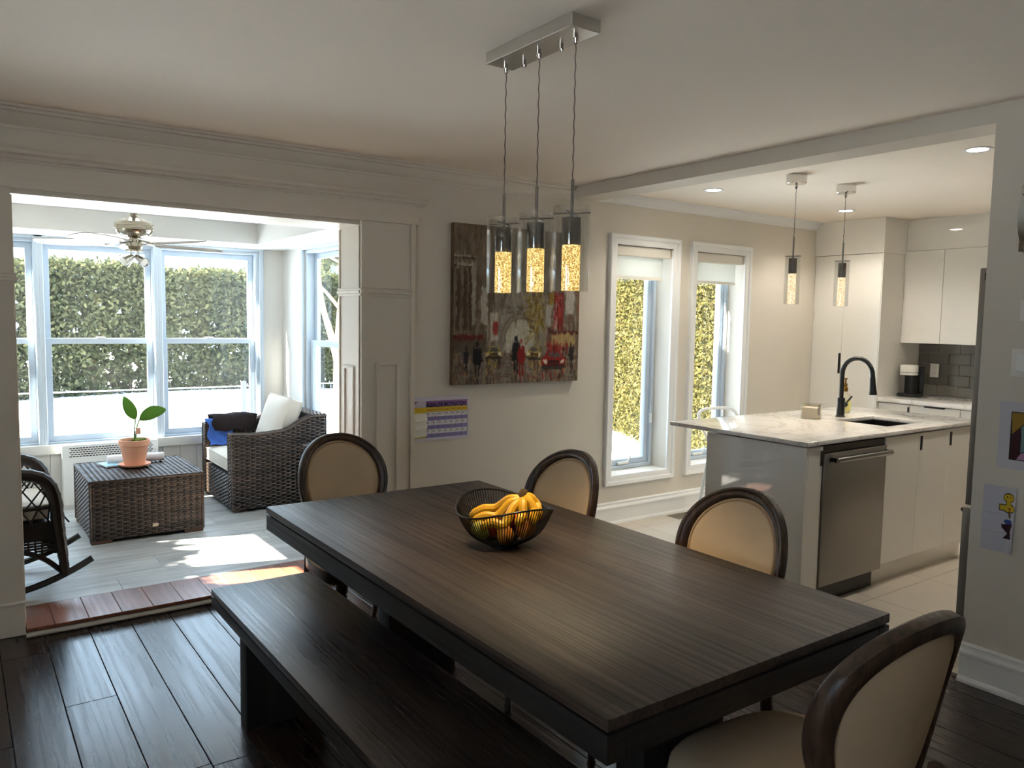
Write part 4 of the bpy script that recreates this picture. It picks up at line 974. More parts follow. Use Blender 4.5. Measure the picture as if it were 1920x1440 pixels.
MB().lathe([(.0, .004), (.034, .004), (.036, .085), (0, .085)], n=24).build('liquid', plain('pale_soap', (226, 220, 150), .2), sp_, smooth=True)
MB().tube([(-.041 * math.sin(a), -.042 * math.cos(a), .055) for a in np.linspace(-.5, .5, 2)], .001, 4).build('label_seam', M['soaplab'], sp_)
m = MB(); m.grid([[(.0418 * math.sin(a), -.0418 * math.cos(a), z) for a in np.linspace(-.75, .45, 10)] for z in (.02, .088)]); m.build('label', M['soaplab'], sp_, smooth=True)
MB().lathe([(.018, .150), (.018, .178), (.013, .182), (.013, .206), (.006, .208), (.006, .232), (.012, .234), (.012, .243), (0, .243)], n=18).build('pump', M['gold'], sp_, smooth=True, ang=40)
MB().tube([(0, 0, .238), (-.035, -.01, .238), (-.05, -.014, .232)], .004, 8).build('spout', M['gold'], sp_, smooth=True)
# kitchen pendants
for (x, lb) in ((4.285, 'small glass pendant lamp over the island, nearer the windows wall beam'), (4.826, 'small glass pendant lamp over the island, nearer the pantry')):
    k = thing('kitchen_pendant', lb, 'pendant lamp', (x, 3.003, CE), group='pendants over the island')
    MB().lathe([(0, 0), (.062, 0), (.062, -.050), (.058, -.054), (0, -.054)], n=32).build('canopy', M['chrome'], k, smooth=True, ang=40)
    for a in (0.6, 3.7): MB().cyl((.035 * math.cos(a), .035 * math.sin(a), -.054), (.035 * math.cos(a), .035 * math.sin(a), -.066), .005, n=8).build('canopy_screw', M['chromed'], k)
    pendant_parts(k, 0, 0, 1.655 - CE, .047, .300, .0235, .190, .095, .13, -.054, M['crystalk'])
    bulb('pendant_bulb', (0, 0, 1.645 - CE), 6.0, (1.0, .80, .55), .02, 110, k)
k_ = [o for o in bpy.data.objects if o.name.startswith('kitchen_pendant')]
k_[0]['label'] = 'small glass pendant lamp over the island candle, left of the two'; k_[1]['label'] = 'small glass pendant lamp over the faucet, right of the two'
# recessed ceiling lights
for (x, y, lb) in ((4.334, 3.697, 'recessed ceiling light nearest the casement windows'), (4.359, 1.983, 'recessed ceiling light near the partition wall'), (5.898, 3.663, 'recessed ceiling light in front of the pantry'), (5.9, 1.95, 'unseen recessed ceiling light past the fridge, kept to brighten the kitchen')):  # the last one is unseen and only adds light to the kitchen
    k = thing('recessed_light', lb, 'ceiling light', (x, y, CE))
    MB().lathe([(.050, -.0005), (.072, -.0005), (.072, -.004), (.066, -.006), (.050, -.003)], n=32, caps=False).build('trim_ring', M['white'], k, smooth=True)
    MB().lathe([(0, -.0015), (.050, -.0015), (.050, -.003), (0, -.003)], n=32).build('lens', M['lamp'], k)
    bulb('recessed_bulb', (0, 0, -.02), 25.0, (1.0, .94, .83), .05, 140, k)
# ---- pantry, wall cabinets, base cabinets
pc = thing('pantry_cabinet', 'tall gloss white pantry cabinet in the kitchen corner', 'cabinet', (6.80, 3.965, 0))
Q = lambda mb: mb.map(lambda p: p - Vector((6.80, 3.965, 0)))
Q(box(6.485, 3.650, .0, 7.148, BW - .002, 2.150)).build('body', M['gloss'], pc)
Q(box(6.461, 3.640, .0, 7.148, 3.6495, 2.150)).build('side_panel', M['gloss'], pc, .001, 1)
d1 = Q(box(6.462, 3.992, .10, 6.4845, BW - .004, 2.146)).build('door', M['gloss'], pc, .001, 1); d2 = Q(box(6.462, 3.652, .10, 6.4845, 3.989, 2.146)).build('door', M['gloss'], pc, .001, 1)
Q(box(6.455, 3.992, 1.10, 6.4615, 4.012, 1.280)).build('tab_pull', M['blackm'], d1, .001, 1)
struct(box(6.452, 3.636, 2.1505, 7.149, BW - .001, CE - .0005).build('trim_10', M['gloss'], None, .001, 1), 'white soffit panel above the pantry', 'soffit')
struct(box(6.815, 1.60, 2.1805, 7.149, 3.6355, CE - .0005).build('trim_11', M['gloss'], None, .001, 1), 'glossy white soffit above the wall cabinets', 'soffit')
uc = thing('wall_cabinet', 'gloss white wall cabinets above the grey backsplash', 'cabinet', (6.97, 2.9, 1.385))
U = lambda mb: mb.map(lambda p: p - Vector((6.97, 2.9, 1.385)))
U(box(6.822, 1.95, 1.388, 7.148, 3.639, 2.18)).build('body', M['gloss'], uc)
for i in range(5):
    a = 3.638 - i * .337; d = U(box(6.800, a - .334, 1.385, 6.8215, a, 2.178)).build('door', M['gloss'], uc, .001, 1)
    ya = a - .334 if i % 2 == 0 else a - .15
    U(box(6.797, ya + .01, 1.378, 6.818, ya + .14, 1.3848)).build('tab_pull', M['blackm'], d, .001, 1)
bt = box(6.470, 1.60, .8825, 7.148, 3.6385, .918).build('back_countertop', M['counter'], None, .003, 2, recenter=True); tag(bt, 'white quartz worktop under the wall cabinets', 'countertop')
for i, (ya, yb, lb) in enumerate(((3.364, 3.639, 'narrow base cabinet beside the pantry'), (2.960, 3.362, 'base cabinet with drawers below the coffee maker outlet'), (2.35, 2.958, 'base cabinet partly hidden by the fridge'))):
    c = thing('base_cabinet', lb, 'cabinet', (6.82, (ya + yb) / 2, 0)); cc = Vector((6.82, (ya + yb) / 2, 0)); B = lambda mb: mb.map(lambda p: p - cc)
    B(box(6.520, ya, .10, 7.147, yb, .882)).build('body', M['gloss'], c)
    B(box(6.56, ya, 0, 6.60, yb, .0995)).build('toe_kick', M['gloss'], c)
    if i == 1:
        for z0, z1 in ((.735, .872), (.435, .732), (.135, .432)):
            d = B(box(6.498, ya + .002, z0, 6.5195, yb - .002, z1)).build('drawer', M['gloss'], c, .001, 1); B(box(6.490, ya + .12, z1 - .008, 6.515, yb - .12, z1 + .0035)).build('tab_pull', M['blackm'], d, .001, 1)
    else:
        d = B(box(6.498, ya + .002, .135, 6.5195, yb - .002, .872)).build('door', M['gloss'], c, .001, 1); B(box(6.493, ya + .003, .785, 6.4975, ya + .018, .855)).build('tab_pull', M['blackm'], d, .001, 1)
# backsplash
bs = struct(box(7.138, 1.60, .9185, 7.1495, 3.6395, 1.3875).build('wall_backsplash', M['grout']), 'dark grey glass tile backsplash behind the worktop', 'backsplash')
tme = None; rows = 5; th_ = .4685 / rows
for r_ in range(rows):
    y = 3.638 + (.09 if r_ % 2 else 0)
    while y > 1.62:
        yb = min(y, 3.638); ya = max(y - .18, 1.602)
        if yb - ya > .02:
            full = yb - ya > .1799; cy = (ya + yb) / 2; zc = .919 + th_ * r_
            if full and tme: o = bpy.data.objects.new('tile', tme); COL.objects.link(o); o.parent = bs; o.location = (7.132, cy, zc)
            else:
                o = box(-.003, -(yb - ya) / 2 + .001, .001, .005, (yb - ya) / 2 - .001, th_ - .001).build('tile', M['splash'], bs, .0012, 1, loc=(7.132, cy, zc))
                if full: tme = o.data
            o.rotation_euler = (0, random.uniform(-.012, .012), random.uniform(-.012, .012))
        y -= .18
ol = thing('wall_outlet', 'white power outlet on the grey backsplash', 'outlet', (7.128, 3.487, 1.08))
box(-.006, -.038, 0, 0, .038, .122).build('cover_plate', M['plast'], ol, .002)
for z in (.034, .088): box(-.008, -.017, z - .014, -.006, .017, z + .014).build('socket', M['plast'], ol, .003); box(-.0085, -.007, z - .005, -.008, -.005, z + .005).build('slot', M['blackp'], ol)
cm = thing('coffee_maker', 'black coffee maker with white cylindrical head on the worktop', 'coffee maker', (6.80, 3.525, .918), R(12))
MB().lathe([(0, 0), (.098, 0), (.102, .006), (.102, .018), (.094, .026), (0, .026)], n=32).map(lambda p: Vector((p.x * .95, p.y * 1.05, p.z))).build('drip_base', M['blackp'], cm, smooth=True, ang=40)
MB().lathe([(0, .026), (.058, .026), (.058, .195), (0, .195)], (.035, .0, 0), n=28).build('column', M['blackp'], cm, smooth=True, ang=40)
MB().lathe([(0, .190), (.070, .190), (.072, .194), (.072, .268), (.068, .276), (0, .278)], (-.020, .012, 0), n=32).build('brew_head', M['plast'], cm, smooth=True, ang=40)
MB().lathe([(.0724, .212), (.0730, .213), (.0724, .2145)], (-.020, .012, 0), n=32, caps=False).build('head_seam', M['blackp'], cm, smooth=True)
box(.045, -.085, .026, .085, -.02, .265).build('water_tank', M['blackp'], cm, .01)
# ---- refrigerator beside the partition wall
fg = thing('refrigerator', 'stainless steel refrigerator seen edge on beside the partition wall', 'refrigerator', (4.20, 1.25, 0))
F = lambda mb: mb.map(lambda p: p - Vector((4.20, 1.25, 0)))
F(box(3.752, .86, .03, 4.65, 1.585, 1.775)).build('body', M['steeld'], fg, .004)
du = F(box(3.750, 1.590, .722, 4.652, 1.662, 1.795)).build('upper_door', M['steel'], fg, .004); dl = F(box(3.750, 1.590, .075, 4.652, 1.672, .708)).build('freezer_drawer', M['steel'], fg, .004)
F(box(3.749, 1.600, 1.740, 3.751, 1.640, 1.772)).build('hinge_cap', M['blackp'], du)
F(MB().cyl((4.20, 1.715, .80), (4.20, 1.715, 1.60), .012, n=12)).build('handle', M['chromed'], du); F(MB().cyl((3.80, 1.690, .685), (4.60, 1.690, .685), .011, n=12)).build('handle', M['chromed'], dl)
for xx in (3.80, 4.60): F(MB().cyl((xx, 1.60, .0), (xx, 1.60, .03), .02, n=12)).build('foot', M['blackp'], fg)
# ---- white counter stool behind the island
st = thing('counter_stool', 'white metal counter stool between island and casement window', 'stool', (4.575, 3.60, 0))
MB().tube([(.19 * math.cos(a), .19 * math.sin(a) + 0, .62) for a in np.linspace(0, 2 * PI, 25)[:-1]], .011, 8, closed=True).build('seat_ring', M['white'], st, smooth=True)
MB().lathe([(0, .622), (.17, .622), (.185, .632), (.175, .645), (0, .65)], n=28).build('seat', M['white'], st, smooth=True)
MB().tube(bez([(-.20, .05, .64), (-.215, .15, .80), (-.18, .20, .885), (0, .225, .90), (.18, .20, .885), (.215, .15, .80), (.20, .05, .64)], 6), .012, 8).build('backrest', M['white'], st, smooth=True)
for sx, sy in ((-1, -1), (1, -1), (-1, 1), (1, 1)): MB().cyl((sx * .13, sy * .13, .62), (sx * .20, sy * .20, 0), .013, .011, 10).build('leg', M['white'], st, smooth=True)
MB().tube([(sx * .175, sy * .175, .22) for sx, sy in ((-1, -1), (1, -1), (1, 1), (-1, 1))], .008, 8, closed=True).build('foot_rest', M['white'], st)
# ---- roller blinds in the casements, floor register
for (x0, z0, x1, z1), lb in zip(KW, ('cream roller blind in the window nearest the painting', 'cream roller blind in the window beside the island')):
    b = thing('roller_blind', lb, 'blind', ((x0 + x1) / 2, BW + .035, z1 - .085)); w = (x1 - x0) / 2 - .004
    box(-w, -.028, .008, w, .030, .083).build('cassette', M['shade'], b, .010, 3)
    box(-w + .02, .010, -.140, w - .05, .012, .008).build('sheer_panel', M['sheer'], b); box(-w + .02, .004, -.162, w - .05, .020, -.140).build('bottom_bar', M['shade'], b, .004)
vr = thing('floor_register', 'beige metal floor vent below the casement windows', 'vent', (4.70, 4.175, 0))
MB().ring(-.14, -.065, .14, .065, .014, .0003, .004).map(lambda p: Vector((p.x, p.z, p.y))).build('frame', plain('vent_metal', (150, 140, 124), .45), vr)
for i in range(11): box(-.12, -.048 + i * .009, .0005, .12, -.045 + i * .009, .003).build('louver', bpy.data.materials['vent_metal'], vr)
box(-.126, -.051, .0002, .126, .051, .0005).build('duct', M['gap'], vr)

# ================================================================== SUNROOM FURNITURE
def weave(O, U, V, n, pu=.040, pv=.0140, top=None, amp=.0050, bot=None):
    # woven rattan: horizontal strands passing over and under upright stakes
    O, U, V, n = Vector(O), Vector(U), Vector(V), Vector(n); lu, lv = U.length, V.length; eu, ev = U / lu, V / lv
    nu, nv = max(2, round(lu / pu)), max(2, round(lv / pv)); du, dv = lu / nu, lv / nv; m = MB(); sub = 4
    for r_ in range(nv):
        v0 = r_ * dv; run = []
        def flush():
            if len(run) > 1:
                vs = []
                for u, d in run:
                    c = O + eu * u
                    vs += [c + ev * (v0 + dv * .06) + n * (d * .3), c + ev * (v0 + dv * .5) + n * (d + .0022), c + ev * (v0 + dv * .94) + n * (d * .3)]
                fs = []
                for q in range(len(run) - 1):
                    for w in (0, 1): fs.append((q * 3 + w, (q + 1) * 3 + w, (q + 1) * 3 + w + 1, q * 3 + w + 1))
                m.add(vs, fs)
            run.clear()
        for k in range(nu * sub + 1):
            u = k * du / sub
            if (top and v0 + dv > top(u / lu) * lv) or (bot and v0 < bot(u / lu) * lv): flush(); continue
            run.append((u, .0022 + amp * math.cos(PI * (u / du) + PI * (r_ % 2))))
        flush()
    for k in range(nu):
        u = (k + .5) * du; h = lv if not top else min(lv, top(u / lu) * lv); b0 = 0 if not bot else bot(u / lu) * lv; c = O + eu * u
        vs = []
        for q in range(2): vs += [c - eu * .005 + ev * (b0 if q == 0 else h) + n * .0005, c + ev * (b0 if q == 0 else h) + n * .0038, c + eu * .005 + ev * (b0 if q == 0 else h) + n * .0005]
        m.add(vs, [(0, 3, 4, 1), (1, 4, 5, 2)])
    return m
def woven(root, *a, **k):
    o = weave(*a, **k).build('wicker_weave', M['wick'], root, smooth=True, ang=60); o['kind'] = 'stuff'; return o
# coffee table
kt = thing('wicker_coffee_table', 'dark brown wicker coffee table block under the potted plant', 'coffee table', (1.015, 5.875, SF))
w, d, h, fz = .345, .368, .410, .022
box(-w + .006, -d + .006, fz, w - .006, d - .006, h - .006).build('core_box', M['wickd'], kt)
for s in (-1, 1):
    woven(kt, (-w * s, -d * s, fz) if s > 0 else (w, d, fz), (2 * w * s, 0, 0), (0, 0, h - fz), (0, -s, 0)) if False else None
woven(kt, (-w, -d + .006, fz), (2 * w, 0, 0), (0, 0, h - fz - .01), (0, -1, 0)); woven(kt, (w, d - .006, fz), (-2 * w, 0, 0), (0, 0, h - fz - .01), (0, 1, 0))
woven(kt, (-w + .006, d, fz), (0, -2 * d, 0), (0, 0, h - fz - .01), (-1, 0, 0)); woven(kt, (w - .006, -d, fz), (0, 2 * d, 0), (0, 0, h - fz - .01), (1, 0, 0))
woven(kt, (-w, -d, h - .006), (2 * w, 0, 0), (0, 2 * d, 0), (0, 0, 1), pu=.032, pv=.024)
for p in ((-w, -d), (w, -d), (w, d), (-w, d)): MB().cyl((p[0] * .992, p[1] * .992, fz), (p[0] * .992, p[1] * .992, h - .004), .008, n=8).build('corner_cane', M['wick'], kt, smooth=True)
MB().tube([(-w, -d, h - .006), (w, -d, h - .006), (w, d, h - .006), (-w, d, h - .006)], .008, 8, closed=True).build('edge_cane', M['wick'], kt, smooth=True)
for sx in (-1, 1):
    for sy in (-1, 1): box(sx * (w - .002), sy * (d - .002), 0, sx * (w - .125), sy * (d - .06), fz).build('foot', plain('brown_foot', (92, 64, 48), .5) if (sx, sy) == (-1, -1) else bpy.data.materials['brown_foot'], kt, .002, 1)
box(.02, -d - .0062, .075, .055, -d - .004, .095).build('maker_tag', plain('tag_tan', (196, 176, 150), .5), kt)
# armchair, front towards -x
ar = thing('wicker_armchair', 'dark brown wicker armchair beside the side window', 'armchair', (2.030, 6.280, SF))
AX0, AX1, AY, AT = -.378, .365, .412, .085
def atop(u):
    # arm silhouette height (m) along 0..1 front to back
    x = AX0 + (AX1 - AX0) * u
    t_ = max(0, min(1, (x - .0) / .26)); return .592 - .012 * math.sin(PI * min(1, u / .5)) + .10 * t_ * t_ * (3 - 2 * t_)
prof = [(AX0, .02)] + [(AX1, .02)] + [(AX0 + (AX1 - AX0) * u, atop(u)) for u in np.linspace(1, 0, 24)]
for s in (-1, 1):
    ya, yb = (-AY + .006, -AY + AT) if s < 0 else (AY - AT, AY - .006)
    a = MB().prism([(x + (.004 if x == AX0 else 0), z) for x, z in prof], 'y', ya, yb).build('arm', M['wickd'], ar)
    yo = -AY + .006 if s < 0 else AY - .006
    wv_ = weave((AX0, yo, .02), (AX1 - AX0, 0, 0), (0, 0, .70), (0, s, 0), top=lambda u: (atop(u) - .02) / .70); o = wv_.build('wicker_weave', M['wick'], a, smooth=True, ang=60); o['kind'] = 'stuff'
    o = weave((AX0 + .004, max(ya, yb), .02), (0, -(AT - .006), 0), (0, 0, .565), (-1, 0, 0), pu=.026).build('wicker_weave', M['wick'], a, smooth=True, ang=60); o['kind'] = 'stuff'
    yi = yb if s < 0 else ya
    o = weave((AX0, yi, .28), (AX1 - AX0, 0, 0), (0, 0, .44), (0, -s, 0), top=lambda u: (atop(u) - .28) / .44).build('wicker_weave', M['wick'], a, smooth=True, ang=60); o['kind'] = 'stuff'
    tm = MB(); us = np.linspace(0, 1, 60)
    for q in range(7):
        y_ = ya + (yb - ya) * (q + .5) / 7
        tm.tube([(AX0 + (AX1 - AX0) * u, y_, atop(u) + .002 + .002 * math.cos(u * 55 + PI * q)) for u in us], .0062, 5)
    o = tm.build('arm_top_weave', M['wick'], a, smooth=True); o['kind'] = 'stuff'
    for y_ in (ya, yb): MB().tube([(AX0 + .002, y_, .02)] + [(AX0 + (AX1 - AX0) * u, y_, atop(u)) for u in np.linspace(0, 1, 30)], .007, 6).build('edge_cane', M['wick'], a, smooth=True)
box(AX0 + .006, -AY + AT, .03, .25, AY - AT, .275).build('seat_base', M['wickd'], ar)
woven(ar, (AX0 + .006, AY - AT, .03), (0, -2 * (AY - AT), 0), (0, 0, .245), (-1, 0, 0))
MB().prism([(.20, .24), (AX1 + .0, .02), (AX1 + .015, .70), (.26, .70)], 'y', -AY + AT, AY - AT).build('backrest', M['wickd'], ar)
tm = MB()
for q in range(8): tm.tube([(.262 + .112 * (q + .5) / 8, -AY + AT * .2 + (2 * AY - AT * .4) * i / 40, .702 + .002 * math.cos(i * 1.6 + PI * q)) for i in range(41)], .0075, 5)
o = tm.build('back_top_weave', M['wick'], ar, smooth=True); o['kind'] = 'stuff'
for sx in (AX0 + .02, AX1 - .11):
    for sy in (-AY + .02, AY - .065): box(sx, sy, 0, sx + .10, sy + .045, .0195).build('foot', bpy.data.materials['brown_foot'], ar, .002, 1)
def cushion(name, label, cx, cy, z, wx, wy, h, mat, rot=(0, 0, 0), cat='cushion', puff=.35):
    m = MB(); n = 16; P = []
    for sgn in (1, -1):
        rows = []
        for i in range(n + 1):
            rows.append([(wx * (2 * i / n - 1), wy * (2 * j / n - 1), sgn * h * (1 - puff * max(abs(2 * i / n - 1), abs(2 * j / n - 1)) ** 4 * 1.0 + .10 * (1 - (2 * i / n - 1) ** 2) * (1 - (2 * j / n - 1) ** 2))) for j in range(n + 1)])
        m.grid(rows)
    k = (n + 1) ** 2; bd = [j for j in range(n + 1)] + [i * (n + 1) + n for i in range(1, n + 1)] + [n * (n + 1) + j for j in range(n - 1, -1, -1)] + [i * (n + 1) for i in range(n - 1, 0, -1)]
    m.f += [(bd[i], bd[(i + 1) % len(bd)], k + bd[(i + 1) % len(bd)], k + bd[i]) for i in range(len(bd))]
    r = thing(name, label, cat, (cx, cy, z)); r.rotation_euler = rot
    b = m.build('cover', mat, r, .008, 2, smooth=True, ang=60)
    for s in (1, -1): MB().tube([Vector(m.v[(0 if s > 0 else k) + q]) * 1.004 for q in bd], .004, 5, closed=True).build('piping', mat, r, smooth=True)
    return r
cushion('seat_cushion', 'cream seat cushion in the wicker armchair', 2.030 - .075, 6.280, SF + .350, .295, .318, .068, M['cush'])
cushion('back_cushion', 'cream back cushion leaning in the wicker armchair', 2.030 + .112, 6.270, SF + .628, .195, .262, .088, M['cush'], (0, R(-70), 0), puff=.45)
def drape(name, label, path, x0, x1, mat, sag, seed, cat='blanket', thick=.010):
    rg = np.random.default_rng(seed); P = bez([(0, y, z) for y, z in path], 6); n = len(P); nx = 18; rows = []
    ph = rg.random(4) * 6
    for i in range(nx + 1):
        u = i / nx; x = x0 + (x1 - x0) * u
        rows.append([(x + .012 * math.sin(j * .35 + ph[0]) * (.6 if 0 < i < nx else .9), p.y + .006 * math.sin(u * 14 + ph[1] + j * .15), p.z + .006 * math.sin(u * 11 + ph[2] + j * .2) - sag * (u - .5) ** 2 * (j / n)) for j, p in enumerate(P)])
    m = MB().grid(rows); o = m.build(name, mat, smooth=True, ang=80, recenter=True)
    md = o.modifiers.new('thickness', 'SOLIDIFY'); md.thickness = thick; md.offset = 1
    return tag(o, label, cat)
yA = 6.28 + AY
drape('throw_blanket', 'blue fleece throw hanging over the far chair arm', [(yA - .20, .475), (yA - .15, .48), (yA - .122, .52), (yA - .114, .57), (yA - .108, .63), (yA - .085, .662), (yA - .04, .664), (yA + .005, .655), (yA + .022, .60), (yA + .026, .50)], 1.668, 1.87, M['blue'], .03, 4)
drape('dark_sweater', 'dark brown fleece folded over the blue throw', [(yA - .142, .58), (yA - .132, .63), (yA - .118, .672), (yA - .085, .692), (yA - .03, .693), (yA + .022, .682), (yA + .042, .62)], 1.705, 2.06, M['brown'], .04, 8, 'clothing', .018)
# small wicker side table behind the armchair
wt = thing('wicker_side_table', 'small wicker side table between armchair and doorway pier', 'side table', (2.270, 5.600, SF))
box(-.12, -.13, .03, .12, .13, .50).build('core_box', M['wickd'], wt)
woven(wt, (-.125, -.131, .03), (.25, 0, 0), (0, 0, .47), (0, -1, 0)); woven(wt, (-.121, .135, .03), (0, -.27, 0), (0, 0, .47), (-1, 0, 0)); woven(wt, (-.125, -.135, .501), (.25, 0, 0), (0, .27, 0), (0, 0, 1), pu=.03)
for sx in (-.10, .10):
    for sy in (-.11, .11): box(sx - .015, sy - .015, 0, sx + .015, sy + .015, .03).build('foot', M['blackp'], wt)
# ---- rocking chair, facing +x
rk = thing('wicker_rocking_chair', 'dark wicker rocking chair at the left of the sunroom', 'rocking chair', (.05, 4.935, SF))
rz = lambda x: .012 + .61 * (x - .05) ** 2
for s in (-1, 1):
    y = s * .262
    MB().tube([(x, y, rz(x) + .008) for x in np.linspace(-.50, .525, 24)], .018, 8).build('rocker', M['wickb'], rk, smooth=True)
    P = bez([(.395, y, .085), (.385, y, .22), (.370, y, .36), (.358, y, .50), (.325, y, .590), (.25, y, .635), (.10, y, .650), (-.20, y, .655)], 6)
    MB().tube(P, [.021 + .012 * min(1, i / 14) + .0022 * math.cos(i * 2.3) for i in range(len(P))], 10).build('arm', M['wickb'], rk, smooth=True)
    MB().tube(bez([(.34, y, .46), (.10, y, .455), (-.18, y, .46)], 5), .010, 6).build('arm_brace', M['wickb'], rk, smooth=True)
    for k in range(7):
        xa = -.16 + k * .08
        MB().tube([(xa, y, .37), (min(xa + .17, .35), y, .60)], .0045, 5).build('lattice_cane', M['wickb'], rk); MB().tube([(xa + .10, y, .37), (xa - .07, y, .62)], .0045, 5).build('lattice_cane', M['wickb'], rk)
    o = weave((-.24, y - .006 * s, .21), (.61, 0, 0), (0, 0, .17), (0, s, 0), pu=.03, pv=.014, bot=lambda u: .35 * max(0, 1 - abs(u - .5) * 2.4)).build('wicker_skirt', M['wickb'], rk, smooth=True); o['kind'] = 'stuff'
    box(-.24, y - .003, .29, .365, y + .003, .385).build('side_panel', M['wickd'], rk)
    MB().tube(bez([(.38, y, .11), (.30, y, .19), (.20, y, .24), (.05, y, .26), (-.12, y, .24), (-.25, y, .10)], 5), .014, 7).build('arch_brace', M['wickb'], rk, smooth=True)
    MB().tube([(-.27, y, .05 + rz(-.27)), (-.25, y, .36)], .020, 8).build('leg', M['wickb'], rk, smooth=True)
    MB().tube(bez([(-.24, y, .30), (-.28, y, .65), (-.37, y * .9, 1.00)], 5), .022, 8).build('back_post', M['wickb'], rk, smooth=True)
box(-.25, -.262, .345, .375, .262, .375).build('seat', M['wickb'], rk, .01); MB().tube([(.38, -.262, .36), (.39, 0, .36), (.38, .262, .36)], .022, 8).build('front_rail', M['wickb'], rk, smooth=True)
o = weave((.385, .255, .20), (0, -.51, 0), (0, 0, .16), (1, 0, 0), pu=.03, pv=.014).build('wicker_skirt', M['wickb'], rk, smooth=True); o['kind'] = 'stuff'
o = weave((-.26, -.25, .36), (0, .50, 0), (-.10, 0, .62), (1, 0, .15), pu=.04).build('wicker_back', M['wickb'], rk, smooth=True); o['kind'] = 'stuff'
MB().tube(bez([(-.37, -.24, 1.0), (-.40, 0, 1.07), (-.37, .24, 1.0)], 6), .024, 8).build('crest_rail', M['wickb'], rk, smooth=True)
cushion('rocker_cushion', 'cream cushion on the rocking chair seat', .05 + .075, 4.935, SF + .435, .255, .235, .052, M['cush'])
# ---- things on the coffee table
TZ_ = SF + .4145
pt = thing('potted_plant', 'young plant with two big leaves in a terracotta pot', 'plant', (1.005, 5.915, TZ_))
MB().lathe([(0, 0), (.075, 0), (.100, .012), (.104, .022), (.098, .022), (.074, .012), (0, .010)], n=36).build('saucer', M['terra'], pt, smooth=True, ang=50)
MB().lathe([(0, .0125), (.064, .0125), (.068, .02), (.090, .150), (.092, .150), (.099, .152), (.100, .186), (.096, .190), (.090, .188), (.086, .165), (0, .165)], n=40).build('pot', M['terra'], pt, smooth=True, ang=40)
MB().lathe([(.087, .168), (.06, .174), (0, .176)], n=24).build('soil', M['soil'], pt, smooth=True)
m = MB()
for i in range(26):
    a, q = random.random() * 6.28, random.random() * .05; m.lathe([(0, 0), (.014, .006), (.012, .016), (0, .022)], (.03 + q * math.cos(a), q * math.sin(a), .172), 7)
o = m.build('moss', M['moss'], pt, smooth=True); o['kind'] = 'stuff'
def leafm(base, tip, width, fold, up):
    base, tip, up = Vector(base), Vector(tip), Vector(up).normalized(); ax = tip - base; side = ax.cross(up).normalized(); nn = side.cross(ax).normalized(); rows = []
    for i in range(13):
        t_ = i / 12; w_ = width * math.sin(PI * min(1, t_ * .97 + .015)) ** .62 * (1 - .15 * t_); c = base + ax * t_ + nn * (.03 * math.sin(PI * t_))
        rows.append([c + side * w_ * q + nn * (abs(q) * w_ * fold) for q in (-1, -.5, 0, .5, 1)])
    return MB().grid(rows)
for b, t_, w_, fo, up, st_ in (((.010, 0, .330), (-.060, .0, .490), .042, .35, (-.25, -1, .25), [(.0, 0, .17), (.004, 0, .26), (.010, 0, .335)]), ((.035, -.005, .325), (.205, -.02, .390), .050, .4, (-.2, -.9, .45), [(.008, 0, .17), (.016, 0, .26), (.035, -.005, .326)])):
    l = leafm(b, t_, w_, fo, up).build('leaf', M['leaf'], pt, smooth=True, ang=80); md = l.modifiers.new('thickness', 'SOLIDIFY'); md.thickness = .0015
    MB().tube(bez(st_, 5), .0045, 7).build('stem', M['leaf'], pt, smooth=True)
box(.008, -.008, .225, .040, -.006, .270).build('plant_tag', plain('tag_peach', (214, 160, 132), .6), pt)
rl = thing('paper_roll', 'white paper roll lying behind the terracotta pot', 'paper roll', (1.04, 6.075, TZ_ + .031), R(-4))
MB().cyl((-.185, 0, 0), (.185, 0, 0), .030, n=28).build('roll', M['paper'], rl, .002, 1); MB().cyl((.1845, 0, 0), (.1858, 0, 0), .012, n=16).build('core', plain('card_core', (170, 140, 110), .8), rl)
bk = thing('picture_booklet', 'thin blue and white booklet left of the terracotta pot', 'booklet', (.885, 6.045, TZ_), R(12))
box(-.07, -.09, 0, .07, .09, .008).build('pages', M['paper'], bk); box(-.072, -.092, .008, .072, .092, .0095).build('cover', plain('pale_blue_cover', (150, 196, 214), .4), bk)
# ---- heater cover under the windows
hc_ = thing('heater_cover', 'white metal heater cover with slotted grille below the windows', 'heater cover', (.990, 6.83, SF))
box(-.338, -.055, .0, .338, .045, .462).build('casing', M['white'], hc_, .005)
sm = MB()
for r_ in range(5):
    for c in range(26): xx = -.285 + c * .0225 + (.011 if r_ % 2 else 0); sm.box(xx - .0085, -.0562, .370 + r_ * .016, xx + .0085, -.0551, .377 + r_ * .016)
o = sm.build('grille_slots', M['gap'], hc_); o['kind'] = 'stuff'  # raised dark bars stand in for the shade inside open slots
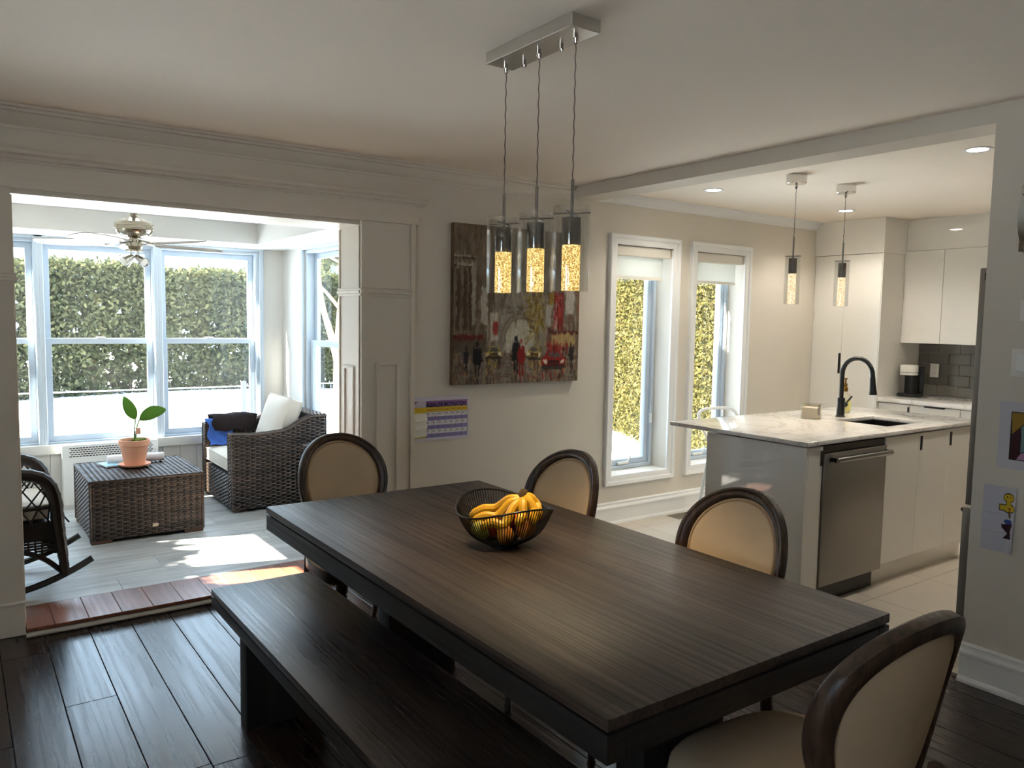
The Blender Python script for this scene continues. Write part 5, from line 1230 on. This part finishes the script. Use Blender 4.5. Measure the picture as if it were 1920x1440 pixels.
# ---- ceiling fan
fn_ = thing('ceiling_fan', 'polished nickel ceiling fan with pale blades in the sunroom', 'ceiling fan', (1.005, 5.75, 2.2845))
Zf = lambda z: z - 2.2845
MB().lathe([(.0, Zf(2.284)), (.07, Zf(2.284)), (.065, Zf(2.25)), (.025, Zf(2.235)), (.0, Zf(2.235))], n=28).build('ceiling_canopy', M['chrome'], fn_, smooth=True)
MB().cyl((0, 0, Zf(2.20)), (0, 0, Zf(2.24)), .014, n=12).build('downrod', M['chrome'], fn_)
MB().lathe([(0, Zf(2.212)), (.018, Zf(2.212)), (.022, Zf(2.19)), (.036, Zf(2.165)), (.075, Zf(2.145)), (.112, Zf(2.128)), (.121, Zf(2.112)), (.121, Zf(2.104)), (.116, Zf(2.102)), (.116, Zf(2.096)), (.121, Zf(2.094)), (.121, Zf(2.086)), (.116, Zf(2.084)), (.116, Zf(2.078)), (.120, Zf(2.076)), (.112, Zf(2.055)), (.085, Zf(2.035)), (.045, Zf(2.022)), (0, Zf(2.022))], n=40).build('motor_housing', M['champ'], fn_, smooth=True, ang=35)
MB().lathe([(0, Zf(2.022)), (.030, Zf(2.022)), (.030, Zf(2.00)), (.050, Zf(1.995)), (.052, Zf(1.97)), (.036, Zf(1.955)), (.055, Zf(1.948)), (.055, Zf(1.938)), (0, Zf(1.936))], n=28).build('light_hub', M['champ'], fn_, smooth=True, ang=35)
bladem = plain('pale_blade', (148, 136, 126), .35, var=.05)
for k in range(5):
    a = R(12 + 72 * k); ca, sa = math.cos(a), math.sin(a); rot = lambda p: Vector((p.x * ca - p.y * sa, p.x * sa + p.y * ca, p.z))
    m = MB(); n = 18; top = []; 
    pts = [(.14, -.045)] + [(.14 + .42 * t_, -.055 - .018 * math.sin(PI * t_ * .8)) for t_ in np.linspace(0, 1, 6)] + [(.56 + .05 * math.cos(q), .066 * math.sin(q)) for q in np.linspace(-1.2, 1.2, 7)] + [(.56 - .42 * t_, .055 + .018 * math.sin(PI * (1 - t_) * .8)) for t_ in np.linspace(0, 1, 6)]
    m.prism(pts, 'z', Zf(1.984), Zf(1.990)).map(lambda p: rot(Vector((p.x, p.y, p.z + p.y * .20)))); b = m.build('blade', bladem, fn_)
    MB().tube([rot(Vector(p)) for p in bez([(.05, 0, Zf(2.005)), (.10, 0, Zf(1.995)), (.18, 0, Zf(1.981))], 4)], .011, 8).build('blade_bracket', M['chrome'], b, smooth=True)
for k in range(4):
    a = R(30 + 90 * k); dx, dy = math.cos(a), math.sin(a)
    MB().cyl((.03 * dx, .03 * dy, Zf(1.938)), (.03 * dx, .03 * dy, Zf(1.905)), .006, n=8).build('lamp_stem', M['chrome'], fn_)
    h_ = MB().tube([(.015 * dx, .015 * dy, Zf(1.905)), (.05 * dx, .05 * dy, Zf(1.885)), (.085 * dx, .085 * dy, Zf(1.865))], [.016, .024, .032], 16).build('lamp_head', M['chrome'], fn_, smooth=True, ang=50)
    MB().tube([(.080 * dx, .080 * dy, Zf(1.868)), (.088 * dx, .088 * dy, Zf(1.8635))], .026, 16).build('bulb', M['plast'], h_, smooth=True, ang=50)
